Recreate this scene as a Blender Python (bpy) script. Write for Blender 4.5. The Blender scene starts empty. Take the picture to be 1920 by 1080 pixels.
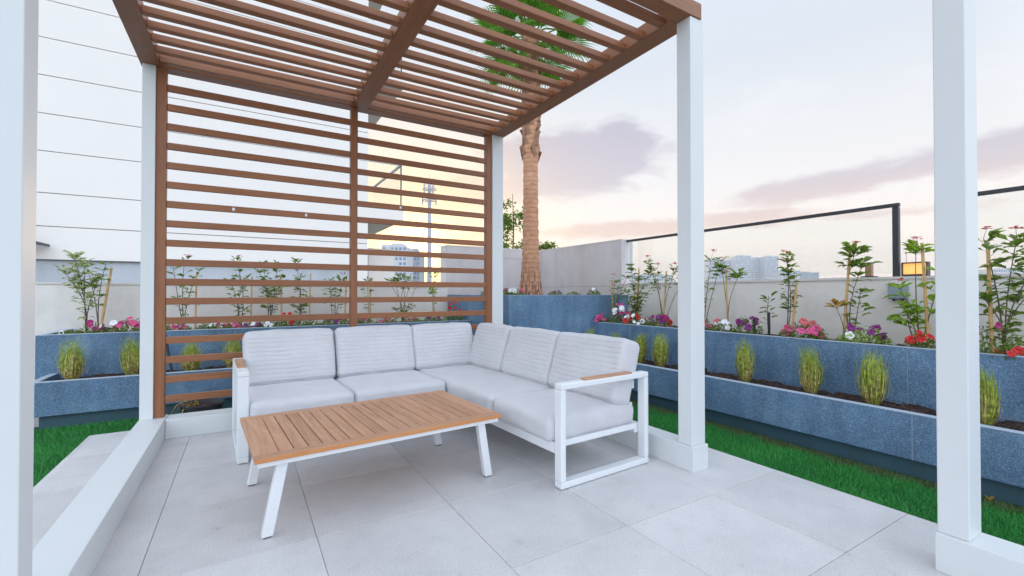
import bpy, math, random
import numpy as np
from mathutils import Vector, Matrix
random.seed(7); rng = np.random.default_rng(7)
R = math.radians
scene = bpy.context.scene; COL = scene.collection

# ------------------------------------------------------------------ camera
EYE = 1.10
cam_d = bpy.data.cameras.new('camera'); cam = bpy.data.objects.new('camera', cam_d); COL.objects.link(cam)
cam_d.sensor_width = 36; cam_d.lens = 36*840/1920; cam_d.clip_start = 0.05; cam_d.clip_end = 20000
cam.location = (0, 0, EYE)
_p = math.atan(9/840)
fw = Vector((math.cos(R(59.06))*math.cos(_p), math.sin(R(59.06))*math.cos(_p), math.sin(_p)))
cam.rotation_euler = fw.to_track_quat('-Z', 'Y').to_euler()
scene.camera = cam

# ------------------------------------------------------------------ exposure, world, sun
scene.view_settings.view_transform = 'Standard'; scene.view_settings.look = 'None'
scene.view_settings.exposure = 0.25; scene.view_settings.gamma = 1
SUN_AZ, SUN_EL = 19.0, 5.0           # degrees: clockwise from +Y, above the horizon
world = bpy.data.worlds.new('World'); scene.world = world; world.use_nodes = True
wt = world.node_tree; wt.nodes.clear()
class N:
    """tiny node helper"""
    def __init__(s, t): s.t = t
    def n(s, kind, **kw):
        nd = s.t.nodes.new(kind)
        ins = kw.pop('ins', {})
        for k, v in kw.items(): setattr(nd, k, v)
        for k, v in ins.items(): s.put(nd.inputs[k], v)
        return nd
    def put(s, sock, v):
        if isinstance(v, bpy.types.NodeSocket): s.t.links.new(v, sock)
        elif hasattr(v, 'outputs'): s.t.links.new(v.outputs[0], sock)
        else: sock.default_value = v
    def m(s, op, a, b=None, c=None, clamp=False):
        nd = s.t.nodes.new('ShaderNodeMath'); nd.operation = op; nd.use_clamp = clamp
        s.put(nd.inputs[0], a)
        if b is not None: s.put(nd.inputs[1], b)
        if c is not None: s.put(nd.inputs[2], c)
        return nd.outputs[0]
    def mix(s, f, a, b, mode='MIX'):
        nd = s.t.nodes.new('ShaderNodeMix'); nd.data_type = 'RGBA'; nd.blend_type = mode
        s.put(nd.inputs[0], f); s.put(nd.inputs[6], a); s.put(nd.inputs[7], b)
        return nd.outputs[2]
    def ramp(s, f, stops, interp='LINEAR'):
        nd = s.t.nodes.new('ShaderNodeValToRGB'); nd.color_ramp.interpolation = interp
        e = nd.color_ramp.elements
        while len(e) > 1: e.remove(e[0])
        e[0].position = stops[0][0]; e[0].color = c4(stops[0][1])
        for p, c in stops[1:]:
            x = e.new(p); x.color = c4(c)
        s.put(nd.inputs[0], f)
        return nd.outputs[0]
def c4(c):
    if isinstance(c, (int, float)): return (c, c, c, 1)
    return tuple(c) + (1,) if len(c) == 3 else tuple(c)

W = N(wt)
tc = W.n('ShaderNodeTexCoord').outputs['Generated']
nrm = W.n('ShaderNodeVectorMath', operation='NORMALIZE', ins={0: tc}).outputs[0]
sep = W.n('ShaderNodeSeparateXYZ', ins={0: nrm})
az = W.m('ARCTAN2', sep.outputs[0], sep.outputs[1])
el = W.m('ARCSINE', sep.outputs[2])
elc = W.m('MULTIPLY', W.m('MAXIMUM', el, 0.0), 2/math.pi)
base = W.ramp(elc, [(0, (.95, .82, .72)), (.06, (.95, .86, .78)), (.14, (.77, .76, .77)), (.28, (.60, .65, .72)), (.5, (.58, .66, .78)), (1, (.75, .88, 1.1))])
sdir = (math.sin(R(SUN_AZ))*math.cos(R(SUN_EL)), math.cos(R(SUN_AZ))*math.cos(R(SUN_EL)), math.sin(R(SUN_EL)))
dot = W.m('MAXIMUM', W.n('ShaderNodeVectorMath', operation='DOT_PRODUCT', ins={0: nrm, 1: sdir}).outputs['Value'], 0.0)
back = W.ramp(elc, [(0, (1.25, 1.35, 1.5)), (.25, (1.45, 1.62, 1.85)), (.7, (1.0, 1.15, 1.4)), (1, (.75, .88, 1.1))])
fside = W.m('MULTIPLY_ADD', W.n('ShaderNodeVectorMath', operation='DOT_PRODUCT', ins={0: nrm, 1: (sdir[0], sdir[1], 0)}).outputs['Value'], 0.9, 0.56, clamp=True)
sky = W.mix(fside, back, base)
# clouds by direction
mp = W.n('ShaderNodeMapping', ins={0: nrm, 3: (3.2, 3.2, 9.0)})
n1 = W.n('ShaderNodeTexNoise', ins={'Vector': mp, 'Scale': 1.6, 'Detail': 7.0, 'Roughness': 0.58, 'Distortion': 0.25}).outputs[0]
def p2ae(px, py):
    r = fw.cross(Vector((0, 0, 1))).normalized(); u = r.cross(fw)
    d = (fw*840 + r*(px-960) - u*(py-540)).normalized()
    return math.atan2(d.x, d.y), math.asin(d.z)
def blob(px, py, wx, wy, tilt=0.0, gain=1.0):
    a0, e0 = p2ae(px, py); a1, _ = p2ae(px+wx, py); _, e1 = p2ae(px, py-wy)
    da = W.m('SUBTRACT', az, a0); de = W.m('SUBTRACT', W.m('SUBTRACT', el, e0), W.m('MULTIPLY', da, tilt))
    q = W.m('ADD', W.m('POWER', W.m('ABSOLUTE', W.m('DIVIDE', da, abs(a1-a0))), 2.0), W.m('POWER', W.m('ABSOLUTE', W.m('DIVIDE', de, abs(e1-e0))), 2.0))
    return W.m('MULTIPLY', W.m('EXPONENT', W.m('MULTIPLY', q, -1.0)), gain)
mask = None
for b in [(1060, 310, 190, 62, 0, 1.05), (1170, 275, 70, 50, 0, .95), (900, 350, 130, 50, 0, .75), (1190, 428, 240, 18, .02, .70), (1560, 345, 330, 36, .10, .76),
          (1860, 295, 170, 50, .1, .78), (1400, 410, 190, 22, 0, .7), (1650, 400, 260, 16, 0, .5), (420, 250, 260, 40, .1, .6), (2300, 250, 300, 60, 0, .8)]:
    v = blob(*b); mask = v if mask is None else W.m('MAXIMUM', mask, v)
n2 = W.n('ShaderNodeTexNoise', ins={'Vector': mp, 'Scale': 4.6, 'Detail': 8.0, 'Roughness': 0.62, 'Distortion': 0.4}).outputs[0]
cl = W.m('ADD', W.m('ADD', W.m('MULTIPLY', mask, 1.25), W.m('MULTIPLY', W.m('SUBTRACT', n1, 0.5), 1.25)), W.m('MULTIPLY', W.m('SUBTRACT', n2, 0.5), 0.75))
cl = W.n('ShaderNodeMapRange', interpolation_type='SMOOTHSTEP', ins={0: cl, 1: 0.26, 2: 0.74, 3: 0.0, 4: 1.0}).outputs[0]
ccol = W.ramp(elc, [(0, (.93, .72, .60)), (.09, (.72, .56, .51)), (.14, (.53, .49, .56)), (.24, (.42, .41, .52)), (.5, (.62, .66, .80))])
wisp = W.n('ShaderNodeMapRange', interpolation_type='SMOOTHSTEP', ins={0: n1, 1: 0.5, 2: 0.8, 3: 0.0, 4: 0.30}).outputs[0]
sky = W.mix(wisp, sky, (.84, .83, .86, 1))
sky = W.mix(W.m('MULTIPLY', cl, 0.92), sky, ccol)
g1 = W.m('MULTIPLY', W.m('POWER', dot, 40.0), 0.95)
g2 = W.m('MULTIPLY', W.m('POWER', dot, 420.0), 4.5)
sky = W.mix(g1, sky, (1.12, .78, .38, 1))
glow = W.n('ShaderNodeVectorMath', operation='SCALE', ins={0: (1.0, .56, .16), 3: g2}).outputs[0]
sky = W.mix(1.0, sky, glow, 'ADD')
nishita = W.n('ShaderNodeTexSky', sky_type='NISHITA', sun_disc=False, sun_elevation=R(SUN_EL), sun_rotation=R(SUN_AZ), air_density=1.0, dust_density=2.0)
bg1 = W.n('ShaderNodeBackground', ins={0: nishita, 1: 0.05})
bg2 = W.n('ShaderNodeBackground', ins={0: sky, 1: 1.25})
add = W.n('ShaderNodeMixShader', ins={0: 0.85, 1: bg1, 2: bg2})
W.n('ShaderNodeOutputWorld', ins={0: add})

sl = bpy.data.lights.new('sun', 'SUN'); sl.energy = 1.5; sl.angle = R(10); sl.color = (1.0, .72, .45)
so = bpy.data.objects.new('sun', sl); COL.objects.link(so)
so.rotation_euler = (-Vector(sdir)).to_track_quat('-Z', 'Y').to_euler()

# ------------------------------------------------------------------ materials
MATS = {}
def mat(name, col=(.5, .5, .5), rough=.6, metal=0, spec=.5, var=0.0, vscale=5, bump=0.0, bscale=60, fn=None, **kw):
    if name in MATS: return MATS[name]
    m = bpy.data.materials.new(name); m.use_nodes = True; t = m.node_tree
    b = t.nodes['Principled BSDF']; n = N(t)
    b.inputs['Roughness'].default_value = rough; b.inputs['Metallic'].default_value = metal
    b.inputs['Specular IOR Level'].default_value = spec
    b.inputs['Base Color'].default_value = c4(col)
    co = n.n('ShaderNodeTexCoord').outputs['Object']
    if var:
        nz = n.n('ShaderNodeTexNoise', ins={'Vector': co, 'Scale': vscale, 'Detail': 5.0, 'Roughness': .6}).outputs[0]
        f = n.m('MULTIPLY_ADD', nz, var*2, 1-var)
        n.put(b.inputs['Base Color'], n.mix(1.0, c4(col), n.n('ShaderNodeCombineColor', ins={0: f, 1: f, 2: f}).outputs[0], 'MULTIPLY'))
    if bump:
        bz = n.n('ShaderNodeTexNoise', ins={'Vector': co, 'Scale': bscale, 'Detail': 3.0}).outputs[0]
        n.put(b.inputs['Normal'], n.n('ShaderNodeBump', ins={'Strength': bump, 'Distance': .01, 'Height': bz}).outputs[0])
    for k, v in kw.items(): b.inputs[k].default_value = v
    if fn: fn(n, b, co)
    MATS[name] = m; return m

def wood_fn(ax, c1, c2, c3, s=1.0):
    def f(n, b, co):
        sc = [14*s]*3; sc[ax] = 0.9*s
        mp = n.n('ShaderNodeMapping', ins={0: co, 3: tuple(sc)})
        a = n.n('ShaderNodeTexNoise', ins={'Vector': mp, 'Scale': 3.0, 'Detail': 6.0, 'Roughness': .65, 'Distortion': .6}).outputs[0]
        g = n.n('ShaderNodeTexNoise', ins={'Vector': mp, 'Scale': 17.0, 'Detail': 3.0}).outputs[0]
        c = n.ramp(n.m('MULTIPLY_ADD', g, .3, n.m('MULTIPLY', a, .75)), [(.30, c1), (.5, c2), (.72, c3)])
        isl = n.n('ShaderNodeNewGeometry').outputs['Random Per Island']
        c = n.mix(1.0, c, n.ramp(isl, [(0, (.89, .87, .85)), (.5, (1, 1, 1)), (1, (1.08, 1.06, 1.03))]), 'MULTIPLY')
        n.put(b.inputs['Base Color'], c)
        n.put(b.inputs['Normal'], n.n('ShaderNodeBump', ins={'Strength': .25, 'Distance': .002, 'Height': g}).outputs[0])
    return f
M_white = mat('white_aluminium', (.70, .725, .73), .45, var=.03, vscale=3, bump=.02, bscale=9)
M_whitef = mat('white_furniture_metal', (.78, .80, .82), .4, var=.02)
BR = ((.21, .078, .030), (.275, .106, .042), (.34, .135, .056))
M_brx = mat('brown_woodgrain_x', rough=.42, fn=wood_fn(0, *BR)); M_bry = mat('brown_woodgrain_y', rough=.42, fn=wood_fn(1, *BR)); M_brz = mat('brown_woodgrain_z', rough=.42, fn=wood_fn(2, *BR))
TK = ((.36, .17, .09), (.50, .27, .16), (.62, .37, .23))
M_tk = mat('teak_planks', rough=.55, fn=wood_fn(1, *TK)); M_tkx = mat('teak_border', rough=.55, fn=wood_fn(0, *TK))
M_tke = mat('teak_edge', rough=.5, fn=wood_fn(0, (.42, .16, .05), (.55, .23, .08), (.62, .30, .12)))

def stone_fn(n, b, co):
    a = n.n('ShaderNodeTexNoise', ins={'Vector': co, 'Scale': 2.2, 'Detail': 5.0, 'Roughness': .6}).outputs[0]
    v = n.n('ShaderNodeTexVoronoi', ins={'Vector': co, 'Scale': 240.0}); w = n.n('ShaderNodeTexVoronoi', ins={'Vector': co, 'Scale': 110.0})
    c = n.ramp(a, [(.3, (.095, .18, .30)), (.52, (.135, .245, .385)), (.75, (.205, .335, .48))])
    sp = n.ramp(n.n('ShaderNodeSeparateColor', ins={0: v.outputs['Color']}).outputs[0], [(.0, .70), (.35, .88), (.7, 1.05), (.9, 1.35), (1, 1.8)])
    sq = n.ramp(n.n('ShaderNodeSeparateColor', ins={0: w.outputs['Color']}).outputs[1], [(.0, .82), (.5, 1.0), (.92, 1.04), (1, 1.2)])
    mps = n.n('ShaderNodeMapping', ins={0: co, 3: (5.0, 5.0, .7)})
    st = n.ramp(n.n('ShaderNodeTexNoise', ins={'Vector': mps, 'Scale': 2.0, 'Detail': 4.0}).outputs[0], [(.3, .80), (.55, 1.0), (.75, 1.12)])
    c = n.mix(1.0, c, sp, 'MULTIPLY'); c = n.mix(1.0, c, sq, 'MULTIPLY'); c = n.mix(1.0, c, st, 'MULTIPLY')
    n.put(b.inputs['Base Color'], c)
    n.put(b.inputs['Normal'], n.n('ShaderNodeBump', ins={'Strength': .35, 'Distance': .003, 'Height': v.outputs['Distance']}).outputs[0])
M_stone = mat('blue_grey_terrazzo', rough=.62, fn=stone_fn)
M_rim = mat('planter_rim', (.40, .47, .56), .6, var=.15, vscale=40)
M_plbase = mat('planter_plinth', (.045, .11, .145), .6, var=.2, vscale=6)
M_joint = mat('joint_sealant', (.24, .30, .37), .7)

def tile_fn(n, b, co):
    mp = n.n('ShaderNodeMapping', ins={0: co})
    cell = n.n('ShaderNodeVectorMath', operation='FLOOR', ins={0: n.n('ShaderNodeVectorMath', operation='DIVIDE', ins={0: n.n('ShaderNodeVectorMath', operation='SUBTRACT', ins={0: co, 1: (.29, .275, -5)}).outputs[0], 1: (.636, .636, 100)}).outputs[0]}).outputs[0]
    wn = n.n('ShaderNodeTexWhiteNoise', ins={0: cell}).outputs['Value']
    a = n.n('ShaderNodeTexNoise', ins={'Vector': mp, 'Scale': 1.6, 'Detail': 6.0, 'Roughness': .6, 'Distortion': .4}).outputs[0]
    s = n.n('ShaderNodeTexNoise', ins={'Vector': mp, 'Scale': 110.0, 'Detail': 2.0}).outputs[0]
    d = n.n('ShaderNodeTexNoise', ins={'Vector': mp, 'Scale': 7.0, 'Detail': 8.0, 'Roughness': .7}).outputs[0]
    c = n.ramp(a, [(.3, (.60, .59, .59)), (.55, (.67, .655, .655)), (.75, (.71, .695, .69))])
    c = n.mix(1.0, c, n.ramp(s, [(.3, .90), (.5, 1.0), (.7, 1.06)]), 'MULTIPLY')
    c = n.mix(1.0, c, n.ramp(d, [(.27, .72), (.38, .94), (.6, 1.0)]), 'MULTIPLY')
    c = n.mix(1.0, c, n.ramp(wn, [(0, .92), (1, 1.05)]), 'MULTIPLY')
    n.put(b.inputs['Base Color'], c)
    n.put(b.inputs['Roughness'], n.m('MULTIPLY_ADD', a, .3, .36))
    n.put(b.inputs['Normal'], n.n('ShaderNodeBump', ins={'Strength': .12, 'Distance': .002, 'Height': s}).outputs[0])
M_tile = mat('porcelain_tile', rough=.5, fn=tile_fn)
M_grout = mat('grout', (.40, .39, .39), .9)
M_turfb = mat('turf_backing', (.012, .07, .016), .95, var=.4, vscale=30)
def turf_fn(n, b, co):
    a = n.n('ShaderNodeTexNoise', ins={'Vector': co, 'Scale': 1.5, 'Detail': 3.0}).outputs[0]
    q = n.n('ShaderNodeTexNoise', ins={'Vector': co, 'Scale': 160.0, 'Detail': 1.0}).outputs[0]
    c = n.ramp(n.m('MULTIPLY_ADD', q, .6, n.m('MULTIPLY', a, .4)), [(.3, (.02, .17, .030)), (.5, (.035, .30, .055)), (.68, (.08, .42, .075)), (.8, (.30, .48, .13))])
    w = n.n('ShaderNodeTexNoise', ins={'Vector': co, 'Scale': 7.0, 'Detail': 5.0}).outputs[0]
    x = n.m('MULTIPLY_ADD', w, .30, n.n('ShaderNodeSeparateXYZ', ins={0: co}).outputs[0])
    f = n.n('ShaderNodeMapRange', interpolation_type='SMOOTHSTEP', ins={0: x, 1: 3.46, 2: 3.60, 3: 0.0, 4: .8}).outputs[0]
    c = n.mix(f, c, n.ramp(q, [(.3, (.05, .04, .025)), (.7, (.22, .17, .09))]))
    n.put(b.inputs['Base Color'], c)
M_turf = mat('turf_blades', rough=.55, fn=turf_fn)
def soil_fn(n, b, co):
    q = n.n('ShaderNodeTexVoronoi', ins={'Vector': co, 'Scale': 55.0})
    c = n.ramp(n.n('ShaderNodeSeparateColor', ins={0: q.outputs['Color']}).outputs[0], [(0, (.012, .008, .006)), (.6, (.045, .025, .018)), (1, (.12, .055, .035))])
    n.put(b.inputs['Base Color'], c)
    n.put(b.inputs['Normal'], n.n('ShaderNodeBump', ins={'Strength': .9, 'Distance': .02, 'Height': q.outputs['Distance']}).outputs[0])
M_soil = mat('bark_mulch', rough=.95, fn=soil_fn)
M_mchip = mat('mulch_chips', (.09, .045, .03), .9, var=.5, vscale=60)
def render_fn(c0, sc=3.0):
    def f(n, b, co):
        a = n.n('ShaderNodeTexNoise', ins={'Vector': co, 'Scale': sc, 'Detail': 6.0, 'Roughness': .65}).outputs[0]
        mp = n.n('ShaderNodeMapping', ins={0: co, 3: (3, 3, .35)})
        s = n.n('ShaderNodeTexNoise', ins={'Vector': mp, 'Scale': 1.5, 'Detail': 4.0}).outputs[0]
        c = n.mix(1.0, c4(c0), n.ramp(a, [(.3, .90), (.5, 1.0), (.75, 1.05)]), 'MULTIPLY')
        c = n.mix(1.0, c, n.ramp(s, [(.28, .90), (.5, 1.0)]), 'MULTIPLY')
        n.put(b.inputs['Base Color'], c)
        fz = n.n('ShaderNodeTexNoise', ins={'Vector': co, 'Scale': 140.0}).outputs[0]
        n.put(b.inputs['Normal'], n.n('ShaderNodeBump', ins={'Strength': .15, 'Distance': .003, 'Height': fz}).outputs[0])
    return f
M_cream = mat('cream_render', rough=.85, fn=render_fn((.84, .80, .76)))
M_grey = mat('grey_render', rough=.85, fn=render_fn((.66, .62, .62)))
M_cope = mat('wall_coping', (.72, .68, .64), .8, var=.08)
M_fac = mat('facade_panel', (.86, .82, .775), .6, var=.04, vscale=.5, bump=.1, bscale=60)
M_facl = mat('facade_lower_shaded', rough=.7, fn=render_fn((.50, .54, .58), .7))  # darker grey-blue puts the shadow at the building's base into the colour
M_groove = mat('facade_groove', (.22, .22, .22), .9)
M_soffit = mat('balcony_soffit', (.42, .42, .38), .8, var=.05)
def fabric_fn(n, b, co):
    a = n.n('ShaderNodeTexNoise', ins={'Vector': co, 'Scale': 420.0, 'Detail': 2.0}).outputs[0]
    l = n.n('ShaderNodeTexNoise', ins={'Vector': co, 'Scale': 6.0, 'Detail': 5.0}).outputs[0]
    c = n.mix(1.0, (.62, .62, .645, 1), n.ramp(a, [(.3, .88), (.7, 1.08)]), 'MULTIPLY')
    c = n.mix(1.0, c, n.ramp(l, [(.3, .95), (.7, 1.03)]), 'MULTIPLY')
    n.put(b.inputs['Base Color'], c)
    b.inputs['Sheen Weight'].default_value = .25
    n.put(b.inputs['Normal'], n.n('ShaderNodeBump', ins={'Strength': .35, 'Distance': .0015, 'Height': a, 'Normal': n.n('ShaderNodeBump', ins={'Strength': .35, 'Distance': .012, 'Height': l}).outputs[0]}).outputs[0])
M_fabric = mat('light_grey_fabric', rough=.9, fn=fabric_fn)
M_dark = mat('black_metal', (.035, .037, .045), .45)
M_plastic = mat('black_plastic', (.02, .022, .028), .5)
M_boxg = mat('grey_plastic', (.30, .38, .45), .5, var=.06)
def glass_fn(n, b, co):
    b.inputs['Transmission Weight'].default_value = 1.0; b.inputs['IOR'].default_value = 1.01
def make_glass():
    m = bpy.data.materials.new('clear_glass'); m.use_nodes = True; t = m.node_tree; t.nodes.clear(); n = N(t)
    tr = n.n('ShaderNodeBsdfTransparent', ins={0: (.96, .975, .975, 1)}); gl = n.n('ShaderNodeBsdfGlossy', ins={0: (1, 1, 1, 1), 1: .02})
    fr = n.n('ShaderNodeFresnel', ins={0: 1.45}); mx = n.n('ShaderNodeMixShader', ins={0: n.m('MULTIPLY', fr, .25), 1: tr, 2: gl}); n.n('ShaderNodeOutputMaterial', ins={0: mx})
    return m
M_glass = make_glass()
M_bamboo = mat('bamboo', (.60, .37, .15), .55, var=.25, vscale=22)
M_stem = mat('green_brown_stem', (.15, .11, .07), .7, var=.3, vscale=40)
def leaf_mat(name, c, tr=.35):
    def f(n, b, co):
        a = n.n('ShaderNodeTexNoise', ins={'Vector': co, 'Scale': 38.0, 'Detail': 2.0}).outputs[0]
        x = [tuple(min(1, v*k) for v in c) for k in (.45, 1.0, 1.9)]
        cc = n.ramp(a, [(.28, x[0]), (.5, x[1]), (.72, x[2])])
        n.put(b.inputs['Base Color'], cc)
        t = n.n('ShaderNodeBsdfTranslucent', ins={0: n.mix(1.0, cc, (1.5, 1.6, .8, 1), 'MULTIPLY')})
        mx = n.n('ShaderNodeMixShader', ins={0: tr, 1: b.outputs[0], 2: t.outputs[0]})
        n.put([o for o in n.t.nodes if o.type == 'OUTPUT_MATERIAL'][0].inputs[0], mx)
    return mat(name, rough=.5, fn=f)
M_leaf = leaf_mat('shrub_leaf', (.17, .245, .05)); M_leafl = leaf_mat('light_leaf', (.24, .36, .05)); M_leafy = leaf_mat('yellowing_leaf', (.42, .25, .05))
M_leafp = leaf_mat('petunia_leaf', (.15, .22, .05)); M_palm = leaf_mat('palm_leaf', (.12, .28, .03), .35)
M_grassb = leaf_mat('ornamental_grass', (.33, .39, .06), .25); M_straw = leaf_mat('dry_grass', (.62, .48, .22), .25)
M_wgreen = leaf_mat('variegated_leaf', (.42, .46, .28), .3)
def petal(name, c): return leaf_mat(name, c, .3)
M_fl = {'pink': petal('pink_petal', (.75, .10, .28)), 'magenta': petal('magenta_petal', (.46, .03, .20)), 'purple': petal('purple_petal', (.22, .02, .20)),
        'red': petal('red_petal', (.62, .015, .02)), 'white': petal('white_petal', (.78, .76, .80)), 'salmon': petal('salmon_petal', (.62, .16, .18))}
M_fl['white'] = mat('white_petal_plain', (.80, .79, .84), .6, var=.06, vscale=30)
def trunk_fn(n, b, co):
    s = n.n('ShaderNodeSeparateXYZ', ins={0: co})
    nz = n.n('ShaderNodeTexNoise', ins={'Vector': co, 'Scale': 9.0, 'Detail': 5.0}).outputs[0]
    z = n.m('ADD', s.outputs[2], n.m('MULTIPLY', nz, .07))
    ring = n.m('FRACT', n.m('MULTIPLY', z, 15.0))
    c = n.ramp(n.m('MULTIPLY_ADD', nz, .5, .25), [(.3, (.40, .20, .12)), (.5, (.62, .32, .19)), (.7, (.76, .46, .30))])
    c = n.mix(1.0, c, n.ramp(ring, [(0, .60), (.12, .86), (.3, 1.0), (.9, 1.0), (1, .60)]), 'MULTIPLY')
    fb = n.n('ShaderNodeTexNoise', ins={'Vector': n.n('ShaderNodeMapping', ins={0: co, 3: (40, 40, 3)}), 'Scale': 1.5, 'Detail': 4.0}).outputs[0]
    low = n.m('SUBTRACT', 1.0, n.m('MULTIPLY', s.outputs[2], 1.6), clamp=True)
    c = n.mix(n.m('MULTIPLY', low, n.m('GREATER_THAN', fb, .5)), c, (.10, .065, .05, 1))
    n.put(b.inputs['Base Color'], c)
    n.put(b.inputs['Normal'], n.n('ShaderNodeBump', ins={'Strength': .45, 'Distance': .012, 'Height': n.m('ADD', ring, fb)}).outputs[0])
M_trunk = mat('palm_trunk', rough=.9, fn=trunk_fn)
M_boot = mat('palm_boot_fibre', (.33, .19, .12), .9, var=.5, vscale=25)
M_lampg = mat('sunset_reflection', (.9, .5, .2), .3, **{'Emission Color': (1.0, .36, .07, 1), 'Emission Strength': .9})  # emission stands in for the sunset reflected in the lamp glass
M_bronze = mat('bronze', (.35, .22, .12), .4, metal=.6)
M_ground = mat('city_ground', (.30, .27, .23), .95, var=.3, vscale=.01)
M_pod = mat('podium_concrete', (.4, .4, .4), .9)
M_bwhite = mat('tower_white', (.62, .64, .68), .7); M_bglass = mat('tower_glass', (.16, .27, .38), .2); M_bgrey = mat('tower_grey', (.38, .42, .48), .7)
M_mast = mat('mast_steel', (.42, .42, .46), .6)

# ------------------------------------------------------------------ mesh helper
class MB:
    def __init__(s): s.v = []; s.f = []; s.mi = []; s.cur = 0; s.sm = []; s.smooth = False
    def add(s, vs, fs):
        o = len(s.v); s.v += [tuple(p) for p in vs]
        for f in fs: s.f.append(tuple(i+o for i in f)); s.mi.append(s.cur); s.sm.append(s.smooth)
        return s
    def box(s, x0, x1, y0, y1, z0, z1, M=None):
        vs = [(x, y, z) for z in (z0, z1) for y in (y0, y1) for x in (x0, x1)]
        if M is not None: vs = [M @ Vector(v) for v in vs]
        return s.add(vs, [(0, 2, 3, 1), (4, 5, 7, 6), (0, 1, 5, 4), (2, 6, 7, 3), (0, 4, 6, 2), (1, 3, 7, 5)])
    def bar(s, a, b, w, h, up=(0, 0, 1)):
        """rectangular bar from a to b, w across, h along up"""
        a = Vector(a); b = Vector(b); d = (b-a).normalized(); u = Vector(up); x = d.cross(u)
        if x.length < 1e-4: x = d.cross(Vector((1, 0, 0)))
        x.normalize(); u = x.cross(d).normalized()
        vs = [p + x*(sx*w/2) + u*(sz*h/2) for p in (a, b) for sz in (-1, 1) for sx in (-1, 1)]
        return s.add(vs, [(0, 1, 3, 2), (4, 6, 7, 5), (0, 4, 5, 1), (2, 3, 7, 6), (0, 2, 6, 4), (1, 5, 7, 3)])
    def tube(s, pts, rad, seg=8, cap=True):
        pts = [Vector(p) for p in pts]; n = len(pts)
        if not hasattr(rad, '__len__'): rad = [rad]*n
        vs = []; ref = Vector((.3, .2, 1)).normalized()
        for i, p in enumerate(pts):
            d = (pts[min(i+1, n-1)] - pts[max(i-1, 0)]).normalized()
            x = d.cross(ref)
            if x.length < 1e-3: x = d.cross(Vector((1, 0, 0)))
            x.normalize(); y = d.cross(x)
            for k in range(seg):
                a = 2*math.pi*k/seg; vs.append(p + x*math.cos(a)*rad[i] + y*math.sin(a)*rad[i])
        fs = [(i*seg+k, i*seg+(k+1) % seg, (i+1)*seg+(k+1) % seg, (i+1)*seg+k) for i in range(n-1) for k in range(seg)]
        if cap: fs += [tuple(range(seg-1, -1, -1)), tuple((n-1)*seg+k for k in range(seg))]
        return s.add(vs, fs)
    def lathe(s, prof, c=(0, 0, 0), seg=32):
        vs = []; 
        for r, z in prof:
            for k in range(seg):
                a = 2*math.pi*k/seg; vs.append((c[0]+r*math.cos(a), c[1]+r*math.sin(a), c[2]+z))
        n = len(prof)
        return s.add(vs, [(i*seg+k, i*seg+(k+1) % seg, (i+1)*seg+(k+1) % seg, (i+1)*seg+k) for i in range(n-1) for k in range(seg)])
    def leaf(s, p, d, nrm, L, w, fold=.25):
        """pointed leaf: two folded halves with three stations"""
        p = Vector(p); d = Vector(d).normalized(); x = d.cross(Vector(nrm))
        if x.length < 1e-3: x = d.cross(Vector((1, .3, 0)))
        x.normalize(); u = x.cross(d)
        m1 = p + d*L*.35 + u*L*.04; m2 = p + d*L*.7 + u*L*.02; t = p + d*L - u*L*.08
        up = u*w*fold
        vs = [p, m1 - x*w*.5 + up, m1, m1 + x*w*.5 + up, m2 - x*w*.4 + up, m2, m2 + x*w*.4 + up, t]
        return s.add(vs, [(0, 2, 1), (0, 3, 2), (1, 2, 5, 4), (2, 3, 6, 5), (4, 5, 7), (5, 6, 7)])
    def build(s, name, mats, parent=None, bevel=0, seg=2, loc=None):
        me = bpy.data.meshes.new(name); me.from_pydata([tuple(v) for v in s.v], [], s.f)
        if not isinstance(mats, (list, tuple)): mats = [mats]
        for m in mats: me.materials.append(m)
        if len(mats) > 1: me.polygons.foreach_set('material_index', s.mi)
        if any(s.sm): me.polygons.foreach_set('use_smooth', s.sm)
        me.update()
        o = bpy.data.objects.new(name, me); COL.objects.link(o)
        if parent is not None: o.parent = parent
        if loc is not None: o.location = loc
        if bevel:
            b = o.modifiers.new('bevel', 'BEVEL'); b.width = bevel; b.segments = seg; b.limit_method = 'ANGLE'; b.angle_limit = R(40)
            b.harden_normals = False
        return o
def tag(o, label=None, cat=None, group=None, kind=None):
    if label: o['label'] = label
    if cat: o['category'] = cat
    if group: o['group'] = group
    if kind: o['kind'] = kind
    return o
def thing(name, label, cat, loc=(0, 0, 0), rz=0, group=None):
    o = bpy.data.objects.new(name, None); COL.objects.link(o); o.location = loc; o.rotation_euler = (0, 0, rz); o.empty_display_size = .1
    return tag(o, label, cat, group)

# ================================================================== SETTING
MB().box(-9000, 9000, -9000, 9000, -18.2, -18).build('ground', M_ground)['kind'] = 'structure'
MB().box(-14, 6.5, -8, 30, -18, -.05).build('terrace', M_pod)['kind'] = 'structure'
g = MB().box(-1.012, 2.842, -2.26, 4.65, -.046, -.006).build('grout_bed', M_grout); g['kind'] = 'structure'
pv = MB(); T = .636; gp = .0013
xs = [-1.015, -.346, .29, .926, 1.562, 2.198, 2.845]; ys = [-2.269 + T*i for i in range(11)] + [4.65]
for i in range(len(xs)-1):
    for j in range(len(ys)-1):
        if ys[j+1]-ys[j] < .02: continue
        dz = random.uniform(-.0006, .0006)
        pv.box(xs[i]+gp, xs[i+1]-gp, ys[j]+gp, ys[j+1]-gp, -.03, dz)
pv.build('paving', M_tile, bevel=.0015, seg=1)['kind'] = 'structure'
ts = MB().box(-6, 3.6, -2.3, 5.3, -.05, -.03).build('turf_base', M_turfb); ts['kind'] = 'structure'

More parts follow.
